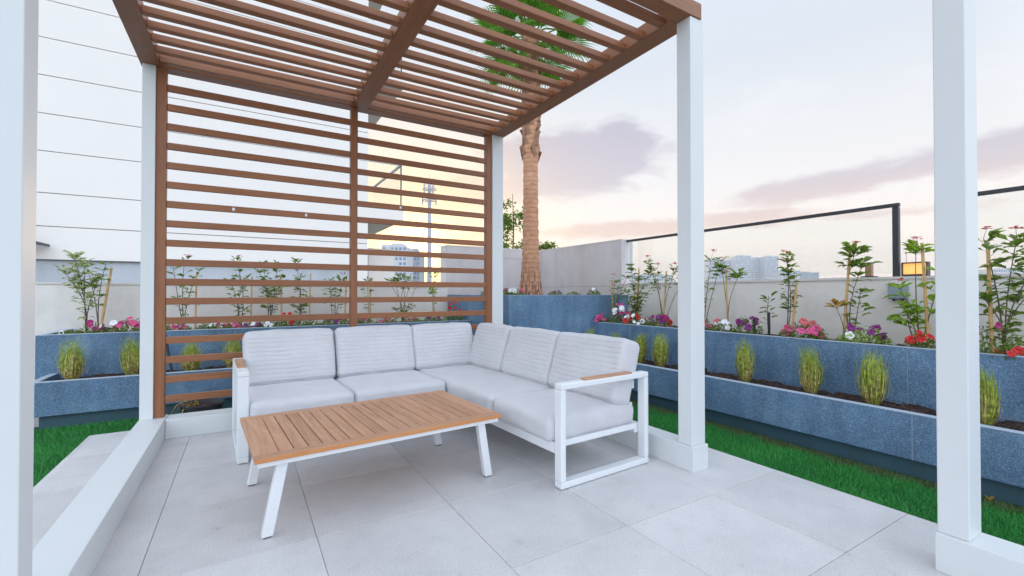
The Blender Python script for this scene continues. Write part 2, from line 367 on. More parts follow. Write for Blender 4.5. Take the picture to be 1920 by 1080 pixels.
def turf(regions, dens):
    V = []
    for x0, x1, y0, y1 in regions:
        n = int((x1-x0)*(y1-y0)*dens)
        p = np.zeros((n, 3)); p[:, 0] = rng.uniform(x0, x1, n); p[:, 1] = rng.uniform(y0, y1, n); p[:, 2] = -.03
        a = rng.uniform(0, 2*np.pi, n); w = rng.uniform(.0012, .0024, n); h = rng.uniform(.018, .036, n)
        ln = rng.normal(0, .012, (n, 2))
        # worn, matted stretch along the planter edge
        d = np.stack([np.cos(a)*w, np.sin(a)*w, np.zeros(n)], 1)
        t = p + np.stack([ln[:, 0], ln[:, 1], h], 1)
        V.append(np.stack([p-d, p+d, t], 1).reshape(-1, 3))
    V = np.concatenate(V); n = len(V)//3
    me = bpy.data.meshes.new('turf'); me.vertices.add(n*3); me.vertices.foreach_set('co', V.ravel().astype('f'))
    me.loops.add(n*3); me.loops.foreach_set('vertex_index', np.arange(n*3, dtype='i'))
    me.polygons.add(n); me.polygons.foreach_set('loop_start', np.arange(0, n*3, 3, dtype='i')); me.update(); me.validate()
    me.materials.append(M_turf); o = bpy.data.objects.new('turf', me); COL.objects.link(o)
    return tag(o, 'bright green artificial turf around the paved pad', 'turf', kind='stuff')
turf([(2.85, 3.47, -.4, 3.2)], 26000)
t2 = turf([(2.85, 3.47, 3.2, 5.1), (-2.4, 2.85, 4.66, 5.15), (-2.6, -1.02, 2.2, 4.66)], 14000)
t2['label'] = 'bright green artificial turf behind and left of the pad'; 

# ------------------------------------------------------------------ planters
def planter(name, label, face, base, rim, joints=(), soil=None):
    t = thing(name, label, 'planter', group='blue grey stone planters')
    m = MB(); [m.box(*b) for b in face]; m.build('face_panel', M_stone, t, bevel=.003, seg=1)
    m = MB(); [m.box(*b) for b in rim]; m.build('rim', M_rim, t, bevel=.002, seg=1)
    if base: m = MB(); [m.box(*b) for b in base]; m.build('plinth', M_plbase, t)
    for b in joints: MB().box(*b).build('panel_joint', M_joint, t)
    return t
ZL, ZU = .362, .712
XL, XU, XW = 3.48, 4.0, 4.70
YL, YU, YW = 5.12, 5.65, 6.50
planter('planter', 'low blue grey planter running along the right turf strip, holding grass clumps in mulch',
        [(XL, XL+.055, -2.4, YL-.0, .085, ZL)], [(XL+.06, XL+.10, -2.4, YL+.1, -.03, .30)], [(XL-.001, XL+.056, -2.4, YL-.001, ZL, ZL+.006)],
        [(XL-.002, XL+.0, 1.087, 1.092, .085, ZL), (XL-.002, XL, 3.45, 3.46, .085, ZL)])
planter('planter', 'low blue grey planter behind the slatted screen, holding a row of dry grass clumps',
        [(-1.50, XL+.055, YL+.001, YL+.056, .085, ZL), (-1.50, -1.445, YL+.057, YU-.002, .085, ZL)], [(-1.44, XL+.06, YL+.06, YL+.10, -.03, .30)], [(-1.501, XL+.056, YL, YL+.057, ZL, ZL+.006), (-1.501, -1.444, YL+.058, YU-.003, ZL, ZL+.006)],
        [(.9, .91, YL-.001, YL+.001, .085, ZL)])
planter('planter', 'upper blue grey planter tier on the right, with tall staked shrubs and petunias',
        [(XU, XU+.05, -2.4, 4.615, .05, ZU)], None, [(XU-.001, XU+.051, -2.4, 4.614, ZU, ZU+.006)],
        [(XU-.002, XU, 1.272, 1.277, .05, ZU), (XU-.002, XU, 3.9, 3.91, .05, ZU)])
planter('planter', 'upper blue grey planter tier behind the slatted screen, under the cream wall, full of flowers',
        [(-1.60, 2.725, YU, YU+.05, .05, ZU), (-1.60, -1.55, YU+.051, YW-.003, .05, ZU)], None, [(-1.601, 2.724, YU-.001, YU+.051, ZU, ZU+.006), (-1.601, -1.549, YU+.052, YW-.004, ZU, ZU+.006)],
        [(.6, .61, YU-.002, YU, .05, ZU)])
planter('planter', 'tallest blue grey corner planter block, carrying the palm tree',
        [(2.73, XW-.003, 4.62, 4.67, -.03, 1.068), (2.73, 2.78, 4.671, 6.797, -.03, 1.068)], None, [(2.729, XW-.004, 4.619, 4.671, 1.068, 1.074), (2.729, 2.781, 4.672, 6.797, 1.068, 1.074)])
def soil(name, x0, x1, y0, y1, z):
    nx = max(2, int((x1-x0)/.06)); ny = max(2, int((y1-y0)/.06)); m = MB(); m.smooth = True
    vs = [(x0+(x1-x0)*i/nx, y0+(y1-y0)*j/ny, z+random.uniform(-.014, .014)) for j in range(ny+1) for i in range(nx+1)]
    m.add(vs, [(j*(nx+1)+i, j*(nx+1)+i+1, (j+1)*(nx+1)+i+1, (j+1)*(nx+1)+i) for j in range(ny) for i in range(nx)])
    m.smooth = False; m.cur = 1
    for _ in range(int((x1-x0)*(y1-y0)*900)):
        x = random.uniform(x0, x1); y = random.uniform(y0, y1); a = random.uniform(0, 3.14); L = random.uniform(.008, .03); w = random.uniform(.003, .009)
        p = Vector((x, y, z+random.uniform(0, .02))); d = Vector((math.cos(a), math.sin(a), random.uniform(-.3, .4)))*L; q = Vector((-math.sin(a), math.cos(a), 0))*w
        m.add([p-q, p+q, p+q+d, p-q+d], [(0, 1, 2, 3)])
    return tag(m.build(name, [M_soil, M_mchip]), 'dark bark mulch filling a planter', 'mulch', kind='stuff')
for i, (a, lb) in enumerate([((XL+.056, XU-.001, -1.2, YU-.001, .315), 'dark bark mulch with chips in the low right planter'), ((-1.44, XL+.055, YL+.058, YU-.001, .318), 'dark bark mulch in the low planter behind the screen'),
          ((XU+.051, XW-.001, -1.2, 4.61, .665), 'dark soil under the shrubs of the upper right planter'), ((-1.55, 2.72, YU+.052, YW-.001, .665), 'dark soil under the flowers of the upper planter behind the screen'), ((2.782, XW-.002, 4.672, 6.79, 1.03), 'soil around the palm trunk in the tall planter')]):
    soil('mulch', *a)['label'] = lb

# ------------------------------------------------------------------ walls
def wall(label, m, material, cope=None, extra=None):
    t = thing('garden_wall', label, 'wall'); m.build('wall_body', material, t)
    if cope: cope.build('coping', M_cope, t)
    if extra: extra.build('render_joint', M_groove, t)
    return t
wall('low cream rendered wall on the right behind the staked shrubs', MB().box(XW, XW+.22, -3, 4.749, -.05, 1.215), M_cream, MB().box(XW-.012, XW+.232, -3, 4.748, 1.215, 1.236))
wall('long cream rendered wall behind the slatted screen and its shrubs', MB().box(-9, 2.727, YW, YW+.2, -.05, 1.19), M_cream, MB().box(-9, 2.728, YW-.01, YW+.21, 1.19, 1.21))
wall('tall grey wall wrapping the corner behind the palm trunk', MB().box(2.84, XW-.001, 6.80, 7.08, -.05, 1.865).box(XW, XW+.22, 4.75, 7.08, -.05, 1.865), M_grey,
     MB().box(2.835, XW-.006, 6.795, 7.085, 1.865, 1.883).box(XW-.005, XW+.225, 4.745, 7.085, 1.865, 1.883),
     MB().box(XW-.0015, XW, 4.76, 6.79, 1.200, 1.204).box(2.85, XW-.01, 6.7985, 6.80, 1.70, 1.704).box(2.8385, 2.84, 6.80, 6.804, 1.0, 1.86))

# glass fence on the right wall
def glass_fence(y0, y1, label, posts):
    t = thing('glass_fence', label, 'fence', (XW+.11, 0, 1.236), group='black framed glass fences')
    MB().box(-.02, .02, y0, y1, .604, .634).build('top_rail', M_dark, t, bevel=.003)
    for y in posts: MB().box(-.022, .022, y-.022, y+.022, 0, .5995).build('post', M_dark, t, bevel=.003)
    MB().box(-.004, .004, y0+.03, y1-.03, .03, .5995).build('glass_panel', M_glass, t)
    return t
glass_fence(1.575, 4.744, 'glass fence with black top rail joining the tall grey wall end', [1.60])
glass_fence(-2.6, 1.345, 'glass fence with black frame nearest the camera at the right edge', [1.325])

# ------------------------------------------------------------------ building beside the terrace
FY = 12.0; FX = 2.786
bt = thing('apartment_building', 'white panelled building with horizontal grooves and corner balconies behind the pergola', 'building', (0, FY, 0))
m = MB(); gz = [1.742, 2.385, 3.028, 3.835, 4.562, 5.30, 6.028]
while gz[-1] < 15: gz.append(gz[-1]+.735)
zz = [1.742-.02] + gz[:]
for a, b in zip(gz[:-1], gz[1:]): m.box(-14, FX, 0, .3, a+.008, b-.008)
m.build('facade', M_fac, bt)
MB().box(-14, FX-.01, .03, 8, 1.73, gz[-1]-.02).build('groove_backing', M_groove, bt)
MB().box(-14, FX-.4, .1, .32, -.05, 1.728).build('recessed_base', M_facl, bt)
MB().box(FX-.42, FX, .0, .3, -.05, 1.729).build('corner_pier', M_fac, bt)
MB().box(FX-.009, FX, .301, 8, -.05, gz[-1]).build('side_wall', M_fac, bt)
for zb in (3.06, 6.70, 10.25):
    s_ = MB().box(FX+.001, 3.74, 0, 3.2, zb+.004, zb+.40).build('balcony_slab', M_fac, bt)
    MB().box(FX+.004, 3.735, .005, 3.195, zb-.002, zb+.003).build('soffit', M_soffit, s_)
    MB().box(3.66, 3.675, .02, 3.1, zb+.40, zb+1.5).build('side_glass', M_glass, s_)
    MB().box(FX+.01, 3.655, .02, .035, zb+.40, zb+1.5).build('front_glass', M_glass, s_)
    MB().box(3.64, 3.70, .036, 3.1, zb+1.5, zb+1.54).box(FX+.01, 3.66, .0, .035, zb+1.501, zb+1.515).build('handrail', M_mast, s_)
    MB().box(3.655, 3.685, -.005, .019, zb+.41, zb+1.54).build('rail_post', M_dark, s_)
t = thing('entrance_canopy', 'small dark canopy sticking out of the white facade at far left', 'canopy', (-3.75, 11.35, 1.98))
MB().add([(0, 0, .10), (.55, 0, .0), (.55, .6, .0), (0, .6, .10), (0, 0, .17), (.55, 0, .05), (.55, .6, .05), (0, .6, .17)], [(0, 3, 2, 1), (4, 5, 6, 7), (0, 1, 5, 4), (1, 2, 6, 5), (2, 3, 7, 6), (3, 0, 4, 7)]).build('canopy_slab', M_dark, t)
MB().box(-.9, -.02, .02, .62, .10, .16).build('canopy_arm', M_dark, t)
# low annexe right of facade base
an = thing('annexe', 'pale low annexe between the white building and the distant tower', 'building', (0, 14, 0))
MB().box(3.2, 4.05, 0, 5, -.05, 2.42).build('wall_body', M_fac, an); MB().box(3.19, 4.06, -.03, 5, 2.42, 2.47).build('parapet', M_cope, an)
MB().box(3.235, 3.265, -.05, -.001, -.05, 2.42).build('downpipe', M_mast, an)

# ================================================================== PERGOLAS
ZR = 2.825
pg = thing('pergola', 'white posted pergola with brown slatted roof and screen over the corner sofa', 'pergola', (0, 0, 0), group='pergolas')
def part(b, name, mt, par, bevel=.004): return MB().box(*b).build(name, mt, par, bevel=bevel)
# base sills
part((-.665, -.50, 1.60, 4.40, 0, .15), 'base_sill', M_white, pg); part((2.36, 2.50, 1.793, 4.40, 0, .15), 'base_sill', M_white, pg)
part((-.498, 2.358, 4.225, 4.39, 0, .148), 'base_sill', M_white, pg)
part((2.355, 2.503, 1.785, 1.925, .0, .153), 'post_foot', M_white, pg, .002)
# posts
part((-.66, -.5785, 4.285, 4.385, .15, ZR), 'post', M_white, pg); part((2.322, 2.455, 4.285, 4.385, .15, ZR), 'post', M_white, pg)
part((2.372, 2.50, 1.803, 1.906, .153, ZR), 'post', M_white, pg); part((-.632, -.503, 1.680, 1.778, .15, ZR), 'post', M_white, pg)
# beams
part((-.675, -.55, 1.9, 4.42, ZR, 2.925), 'roof_beam', M_bry, pg, .003); part((2.318, 2.472, 1.9, 4.42, ZR, 2.925), 'roof_beam', M_bry, pg, .003)
part((.855, .99, 1.9, 4.30, ZR, 2.925), 'roof_beam', M_bry, pg, .003)
part((-.675, 2.472, 1.795, 1.898, ZR, 2.924), 'roof_beam', M_brx, pg, .003)
for a, b in ((-.548, 2.316),): part((a, b, 4.302, 4.418, ZR+.002, 2.924), 'roof_beam', M_brx, pg, .003)
for a, b in ((-.548, .853), (.992, 2.316)):
    m = MB()
    for k in range(14):
        y = 2.00 + .1735*k
        m.box(a, b, y-.052, y+.003, ZR+.004, ZR+.046)
    m.build('roof_slats', M_brx, pg, bevel=.003)
# slatted screen
sc = MB()
for k in range(17):
    z = 2.681 - .1497*k
    for a, b in ((-.511, .843), (.907, 2.253)): sc.box(a, b, 4.306, 4.336, z-.026, z+.026)
scr = sc.build('screen_slats', M_brx, pg, bevel=.003)
part((-.577, -.512, 4.30, 4.36, .1505, ZR), 'screen_stile', M_brz, scr, .003); part((2.254, 2.320, 4.30, 4.36, .1505, ZR), 'screen_stile', M_brz, scr, .003)
part((.844, .906, 4.30, 4.36, .149, ZR-.001), 'screen_stile', M_brz, scr, .003)
for x, z in ((-.073, 1.783), (.469, 1.783), (1.311, 1.932)): MB().box(x-.009, x+.009, 4.301, 4.3058, z-.011, z+.011).build('slat_clip', M_whitef, scr)
# neighbouring pergola: only its posts, sills and beams (the camera stands under it)
p2 = thing('pergola', 'neighbouring white pergola, its post and base sill at the right edge', 'pergola', (0, 0, 0), group='pergolas')
part((2.36, 2.52, -2.2, .672, 0, .15), 'base_sill', M_white, p2); part((2.374, 2.512, .574, .668, .15, ZR), 'post', M_white, p2)
part((-.665, -.50, -2.2, .672, 0, .15), 'base_sill', M_white, p2); part((-.632, -.503, .574, .668, .15, ZR), 'post', M_white, p2)
part((2.36, 2.49, -2.2, -2.1, .15, ZR), 'post', M_white, p2); part((-.632, -.503, -2.2, -2.1, .15, ZR), 'post', M_white, p2)
part((-.675, -.55, -2.2, .57, ZR, 2.925), 'roof_beam', M_bry, p2); part((2.36, 2.49, -2.2, .57, ZR, 2.925), 'roof_beam', M_bry, p2); part((-.675, 2.49, .571, .675, ZR, 2.925), 'roof_beam', M_brx, p2)

# ================================================================== SOFA
def cushion(w, d, h, r=.05, puff=.012, ch=0, chd=.006, seed=0, nu=44, nv=36, nw=8):
    """rounded box centred at the origin (x width, y depth, z height) with a pillowed surface; ch>0 quilts channels along z on the -y face"""
    rg = random.Random(seed); ph = [rg.uniform(0, 6.28) for _ in range(12)]
    vs = {}; V = []; F = []
    def pt(u, v, t):
        x, y, z = u*w/2, v*d/2, t*h/2
        ix = max(-w/2+r, min(w/2-r, x)); iy = max(-d/2+r, min(d/2-r, y)); iz = max(-h/2+r, min(h/2-r, z))
        q = Vector((x-ix, y-iy, z-iz))
        n = q.normalized() if q.length > 1e-9 else Vector((0, 0, 0))
        p = Vector((ix, iy, iz)) + n*r
        b = (1-u*u)*(1-t*t) if abs(v) > .999 else 0
        c = (1-u*u)*(1-v*v) if abs(t) > .999 else 0
        wob = .6*(.0022*math.sin(7*u+ph[0]+3*t) + .002*math.sin(5*t+ph[1]-4*v) + .0015*math.sin(13*u+9*v+ph[2]+5*t))
        if abs(v) > .999: p.y += (puff*b**.5 + wob)*(1 if v > 0 else -1)
        if abs(t) > .999: p.z += (puff*c**.5*1.2 + wob)*(1 if t > 0 else -1)
        if abs(u) > .999: p.x += wob*(1 if u > 0 else -1)
        if ch and v < -.5 and abs(t) < .93:
            zz = t*ch/2 + .10*math.sin(2.2*u+ph[3]) + .05*math.sin(9*u+ph[4]+t*3)
            g = abs(math.sin(math.pi*zz)); g = min(1, g*2.2)
            strength = .72 + .28*math.sin(3*u+ph[5]+2*t)
            e = min(1, (1-abs(u))*9)
            p.y += chd*(1-g)**1.0*e*strength
        return p
    def vid(i, j, k):
        key = (i, j, k)
        if key not in vs: vs[key] = len(V); V.append(pt(i/nu*2-1, k/nw*2-1, j/nv*2-1))
        return vs[key]
    for i in range(nu):
        for j in range(nv):
            F.append((vid(i, j, 0), vid(i+1, j, 0), vid(i+1, j+1, 0), vid(i, j+1, 0))); F.append((vid(i, j, nw), vid(i, j+1, nw), vid(i+1, j+1, nw), vid(i+1, j, nw)))
    for i in range(nu):
        for k in range(nw):
            F.append((vid(i, 0, k), vid(i, 0, k+1), vid(i+1, 0, k+1), vid(i+1, 0, k))); F.append((vid(i, nv, k), vid(i+1, nv, k), vid(i+1, nv, k+1), vid(i, nv, k+1)))
    for j in range(nv):
        for k in range(nw):
            F.append((vid(0, j, k), vid(0, j+1, k), vid(0, j+1, k+1), vid(0, j, k+1))); F.append((vid(nu, j, k), vid(nu, j, k+1), vid(nu, j+1, k+1), vid(nu, j+1, k)))
    m = MB(); m.smooth = True; m.add(V, F); return m
sf = thing('corner_sofa', 'white framed L shaped outdoor sofa with light grey quilted cushions', 'sofa', (-.03, 3.36, 0), R(3.0))
def arm_loop(a, w, dvec, L, nvec, name='arm_frame'):
    """closed rectangular loop: starts at a (floor), runs L along dvec, w wide along nvec, .59 high"""
    a = Vector(a); d = Vector(dvec); n = Vector(nvec); m = MB(); th = .036
    def bx(s0, s1, z0, z1):
        vs = [a + d*s + n*q + Vector((0, 0, z)) for z in (z0, z1) for q in (0, w) for s in (s0, s1)]
        m.add(vs, [(0, 2, 3, 1), (4, 5, 7, 6), (0, 1, 5, 4), (2, 6, 7, 3), (0, 4, 6, 2), (1, 3, 7, 5)])
    bx(0, th, .04, .556); bx(L-th, L, .04, .556); bx(0, L, .004, .04); bx(0, L, .556, .59)
    o = m.build(name, M_whitef, sf, bevel=.007, seg=3)
    p = MB(); vs = [a + d*s + n*q + Vector((0, 0, z)) for z in (.5895, .601) for q in (.006, w-.006) for s in (L*.26, L*.80)]
    p.add(vs, [(0, 2, 3, 1), (4, 5, 7, 6), (0, 1, 5, 4), (2, 6, 7, 3), (0, 4, 6, 2), (1, 3, 7, 5)])
    p.build('arm_pad', M_tk if abs(d.y) > .5 else M_tkx, o, bevel=.003)
    return o
arm_loop((0, 0, 0), .066, (0, 1, 0), .76, (1, 0, 0))
arm_loop((1.475, -1.44, 0), .062, (1, 0, 0), .735, (0, 1, 0))
fr = MB()
fr.box(.067, 1.47, .03, .07, .19, .25).box(.067, 2.19, .70, .74, .19, .25).box(.067, .105, .071, .699, .19, .249).box(1.475, 1.515, -1.376, .029, .19, .25).box(2.15, 2.19, -1.376, .699, .19, .25).box(1.516, 2.149, -1.376, -1.34, .215, .249)
for y in (.2, .35, .5, .62): fr.box(.106, 2.14, y, y+.05, .225, .246)
for y in (-1.2, -.95, -.7, -.45, -.2, .05): fr.box(1.516, 2.149, y, y+.05, .225, .246)
fr.build('seat_frame', M_whitef, sf, bevel=.003)
for (x, y) in ((1.475, .03), (2.15, .70), (.72, .70), (1.475, .70)): MB().box(x, x+.038, y, y+.038, .036 if x > 1 else 0, .1895).build('leg', M_whitef, sf, bevel=.003)
MB().box(1.42, 2.19, .03, .10, .0, .035).box(1.475, 1.515, .1005, .76, .0, .0345).build('floor_bar', M_whitef, sf, bevel=.003)
bk = MB(); S = math.sin(R(20)); C = math.cos(R(20))
def backrail(a, b, z, tilt):  # rails of the back frame
    bk.bar(a, b, .022, .055)
for z in (.36, .50, .63):
    o = (z-.25)*.30
    bk.bar((.07, .68+o*.55, z), (2.15+o*.5, .68+o*.55, z), .02, .05); bk.bar((2.12+o*.45, -1.36, z), (2.12+o*.45, .68, z), .02, .05)
for x in (.09, .72, 1.4, 2.1): bk.bar((x, .69, .25), (x, .765, .69), .05, .03, (1, 0, 0))
for y in (-1.30, -.7, -.03, .6): bk.bar((2.135, y, .25), (2.195, y, .70), .022, .04, (1, 0, 0))
bk.build('back_frame', M_whitef, sf, bevel=.003)
seats = [(.395, .285, .65, .70), (1.082, .285, .715, .70), (1.805, -.045, .72, 1.355), (1.805, -1.058, .72, .62)]
for i, (x, y, w, d) in enumerate(seats):
    o = cushion(w, d, .145, .036, .010, seed=i, nu=30, nv=8, nw=30).build('seat_cushion', M_fabric, sf, loc=(x, y, .318))
backs = [(.395, .655, .66, 0, 1), (1.078, .655, .685, 0, 2), (1.735, .655, .645, 0, 3), (2.09, .27, .585, 1, 4), (2.09, -.36, .655, 1, 5), (2.09, -1.035, .69, 1, 6)]
for x, y, w, rot, sd in backs:
    o = cushion(w, .165,   .415, .040, .012, ch=12, chd=.0065, seed=sd, nu=64, nv=110, nw=8).build('back_cushion', M_fabric, sf, loc=(x, y, .583))
    o.rotation_euler = (Matrix.Rotation(-math.pi/2 if rot else 0, 3, 'Z') @ Matrix.Rotation(R(-17), 3, 'X')).to_euler()

# ================================================================== COFFEE TABLE
tb = thing('coffee_table', 'low coffee table with slatted teak top and splayed white metal legs', 'table', (.655, 2.685, 0), R(4.2))
L2, D2 = .640, .400; z0, z1 = .355, .378
tt = MB()
tt.box(-L2, L2, -D2, -D2+.06, z0, z1).box(-L2, L2, D2-.06, D2, z0, z1)
tp = tt.build('tabletop', M_tkx, tb, bevel=.002)
pl = MB(); pl.box(-L2, -L2+.102, -D2+.0602, D2-.0602, z0, z1-.0003); pl.box(L2-.102, L2, -D2+.0602, D2-.0602, z0, z1-.0003)
npl = 17; wp = (2*L2-.204)/npl
for k in range(npl):
    a = -L2+.102+wp*k; pl.box(a+.0028, a+wp-.0028, -D2+.0602, D2-.0602, z0, z1-.0005-random.uniform(0, .0006))
pl.build('planks', M_tk, tp, bevel=.0012, seg=1)
MB().box(-L2-.0015, L2+.0015, -D2-.0015, -D2-.0003, z0+.001, z1-.002).build('edge_band', M_tke, tp)
fm = MB(); zf = z0-.001
fm.box(-L2+.012, L2-.012, -D2+.012, -D2+.047, zf-.022, zf).box(-L2+.012, L2-.012, D2-.047, D2-.012, zf-.022, zf).box(-L2+.012, -L2+.05, -D2+.048, D2-.048, zf-.022, zf).box(L2-.05, L2-.012, -D2+.048, D2-.048, zf-.022, zf)
fm.build('under_frame', M_whitef, tb, bevel=.002)
for sx in (-1, 1):
    for sy in (-1, 1):
        m = MB(); t_ = Vector((sx*.525, sy*.345, zf-.022)); b_ = Vector((sx*.585, sy*.335, .006))
        hw, hd = .024, .016
        vs = [p + Vector((qx*hw, qy*hd*1.2, 0)) for p in (b_, t_) for qy in (-1, 1) for qx in (-1, 1)]
        m.add(vs, [(0, 2, 3, 1), (4, 5, 7, 6), (0, 1, 5, 4), (2, 6, 7, 3), (0, 4, 6, 2), (1, 3, 7, 5)])
        lg_ = m.build('leg', M_whitef, tb, bevel=.004); 
        MB().box(b_.x-.017, b_.x+.017, b_.y-.012, b_.y+.012, 0, .0065).build('glide', M_plastic, lg_)

# ================================================================== PLANTS
def grass_clump(x, y, z, h, w, label, seed, n=460, dry=.35):
    rg = random.Random(seed); lean = Vector((rg.gauss(0, .022), rg.gauss(0, .022), 0)); h *= rg.uniform(.92, 1.06); t = thing('ornamental_grass', label, 'grass clump', (x, y, z), group='ornamental grass clumps in the low planters')
    m = MB()
    for i in range(n):
        m.cur = 1 if rg.random() < dry else 0
        a = rg.uniform(0, 6.283); r0 = rg.uniform(0, .035)**1; hh = h*1.22*rg.uniform(.45, 1.0)*(.7 if m.cur else 1); sp = w*1.3*rg.uniform(.1, 1.0)*(.85+.3*rg.random())
        d = Vector((math.cos(a), math.sin(a), 0)); p0 = d*r0
        wd = rg.uniform(.0016, .0034); sd = Vector((-d.y, d.x, 0))*wd
        belly = p0 + d*sp*.62 + Vector((0, 0, hh*.38)); b2 = p0 + d*sp*.74 + Vector((0, 0, hh*.72)); tip = p0 + d*sp*rg.uniform(.25, .95) + lean*(hh/.3) + Vector((rg.gauss(0, .010), rg.gauss(0, .010), 0)) + Vector((0, 0, hh))
        m.add([p0-sd, p0+sd, belly-sd, belly+sd, b2-sd*.7, b2+sd*.7, tip], [(0, 1, 3, 2), (2, 3, 5, 4), (4, 5, 6)])
    for i in range(60):   # dry skirt at the foot
        m.cur = 1; a = rg.uniform(0, 6.283); d = Vector((math.cos(a), math.sin(a), 0)); s_ = Vector((-d.y, d.x, 0))*.0016
        p0 = d*.02; p1 = d*rg.uniform(.04, .09) + Vector((0, 0, rg.uniform(.03, .12)))
        m.add([p0-s_, p0+s_, p1], [(0, 1, 2)])
    m.build('blades', [M_grassb, M_straw], t); return t
yc = .5*(YL+.056+YU)
for i, (x, h, w, lb) in enumerate([(-1.30, .335, .085, 'straw yellow grass clump left of the white back post, leftmost of all'), (-.885, .32, .08, 'grass clump half hidden by the left back post'),
        (-.44, .30, .08, 'grass clump behind the screen slats beside a black plastic stake'), (-.09, .32, .08, 'grass clump behind the screen beside the left sofa arm'), (.42, .30, .07, 'grass clump hidden behind the first back cushion')]):
    grass_clump(x, yc, .32, h, w, lb, 100+i, dry=.5)
for i, (y, h, w, lb) in enumerate([(4.36, .29, .06, 'small green grass clump at the foot of the tall planter block, under the bright pink bloom'), (3.93, .30, .065, 'short green grass clump just over the sofa back, second from the corner planter'),
        (3.53, .31, .065, 'green grass clump peeping over the right end of the sofa back'), (3.25, .31, .075, 'green grass clump between the sofa back and the middle white post'),
        (2.32, .335, .065, 'tall narrow grass clump just right of the middle white post'), (1.787, .335, .07, 'grass clump with pale straw tip under the bright pink petunias'),
        (1.393, .33, .08, 'widest green grass clump, beside the joint of the low planter'), (.845, .29, .05, 'grass clump half hidden behind the right foreground post'), (.35, .33, .08, 'grass clump beyond the right edge of the picture')]):
    if y > .5: grass_clump(.5*(XL+.055+XU), y, .32, h, w, lb, 200+i, dry=.22 if i < 4 else .36)

def bloom_mesh(color, r, seed):
    rg = random.Random(seed); m = MB(); m.smooth = True; n = 20; vs = [(0, 0, -r*.35)]
    for ring, (rr, zz) in enumerate([(.25, -.12), (.7, .06), (1.0, .0)]):
        for k in range(n):
            a = 2*math.pi*k/n; lob = 1 + .10*math.cos(5*a) + rg.uniform(-.04, .04)
            vs.append((r*rr*lob*math.cos(a), r*rr*lob*math.sin(a), r*zz + (r*.16*math.sin(10*a) if ring == 2 else 0) + rg.uniform(-.03, .03)*r))
    fs = [(0, 1+k, 1+(k+1) % n) for k in range(n)] + [(1+q*n+k, 1+(q+1)*n+k, 1+(q+1)*n+(k+1) % n, 1+q*n+(k+1) % n) for q in range(2) for k in range(n)]
    m.add(vs, fs); o = m.build('bloom', M_fl[color]); me = o.data; bpy.data.objects.remove(o); return me
BM = {(c, s): bloom_mesh(c, .032, len(c)*7 + ord(c[0]) + s) for c in M_fl for s in (0, 1)}
def petunia(x, y, z, r, h, blooms, label, seed, leaf=None, face=None, br=1.0):
    """blooms: list of (colour, dx, dy, dz) or (colour, count)"""
    rg = random.Random(seed); t = thing('petunia_plant', label, 'flowers', (x, y, z), group='petunias and bedding flowers in the planters')
    m = MB(); h = h*1.3
    for i in range(int(260*(r/.12)**1.3)):
        a = rg.uniform(0, 6.283); q = r*math.sqrt(rg.random()); zz = h*(1-(q/r)**2*.7)*rg.uniform(.15, 1.0)
        p = Vector((q*math.cos(a), q*math.sin(a), zz)); d = Vector((math.cos(a)*rg.uniform(.2, 1), math.sin(a)*rg.uniform(.2, 1), rg.uniform(-.2, .9)))
        m.leaf(p, d, (rg.uniform(-.5, .5), rg.uniform(-.5, .5), 1), rg.uniform(.022, .042), rg.uniform(.010, .018))
    m.build('foliage', leaf or M_leafp, t)
    f = Vector(face or (-.3, -.8, 0))
    for c, cnt in blooms:
        for k in range(cnt + (cnt > 2)*(1+cnt//3)):
            a = rg.uniform(0, 6.283); q = r*math.sqrt(rg.random())*.85
            p = Vector((q*math.cos(a), q*math.sin(a), h*(1-(q/r)**2*.6)*rg.uniform(.75, 1.15))) + f*r*.25
            o = bpy.data.objects.new('bloom', BM[(c, k % 2)]); COL.objects.link(o); o.parent = t; o.location = p
            nd = Vector((f.x*.9+rg.uniform(-.6, .6), f.y*.9+rg.uniform(-.6, .6), rg.uniform(.15, 1.0))).normalized()
            o.rotation_euler = nd.to_track_quat('Z', 'Y').to_euler(); s = br*rg.uniform(.6, 1.0); o.scale = (s, s, s)
    return t
def stake(x, y, z, tip, label, r=.010):
    t = thing('bamboo_stake', label, 'stake', (x, y, z), group='bamboo stakes')
    d = Vector(tip) - Vector((x, y, z)); n = 7; pts = []; rd = []
    for i in range(n):
        for e, k in ((-.012, 1.0), (0, 1.22), (.012, 1.0)):
            s = min(1, max(0, i/(n-1)+e)); pts.append(d*s); rd.append(r*k*(1-.15*s))
    m = MB(); m.smooth = True; m.tube([Vector((0, 0, -.03))] + pts, [r] + rd, 8); m.build('cane', M_bamboo, t); return t
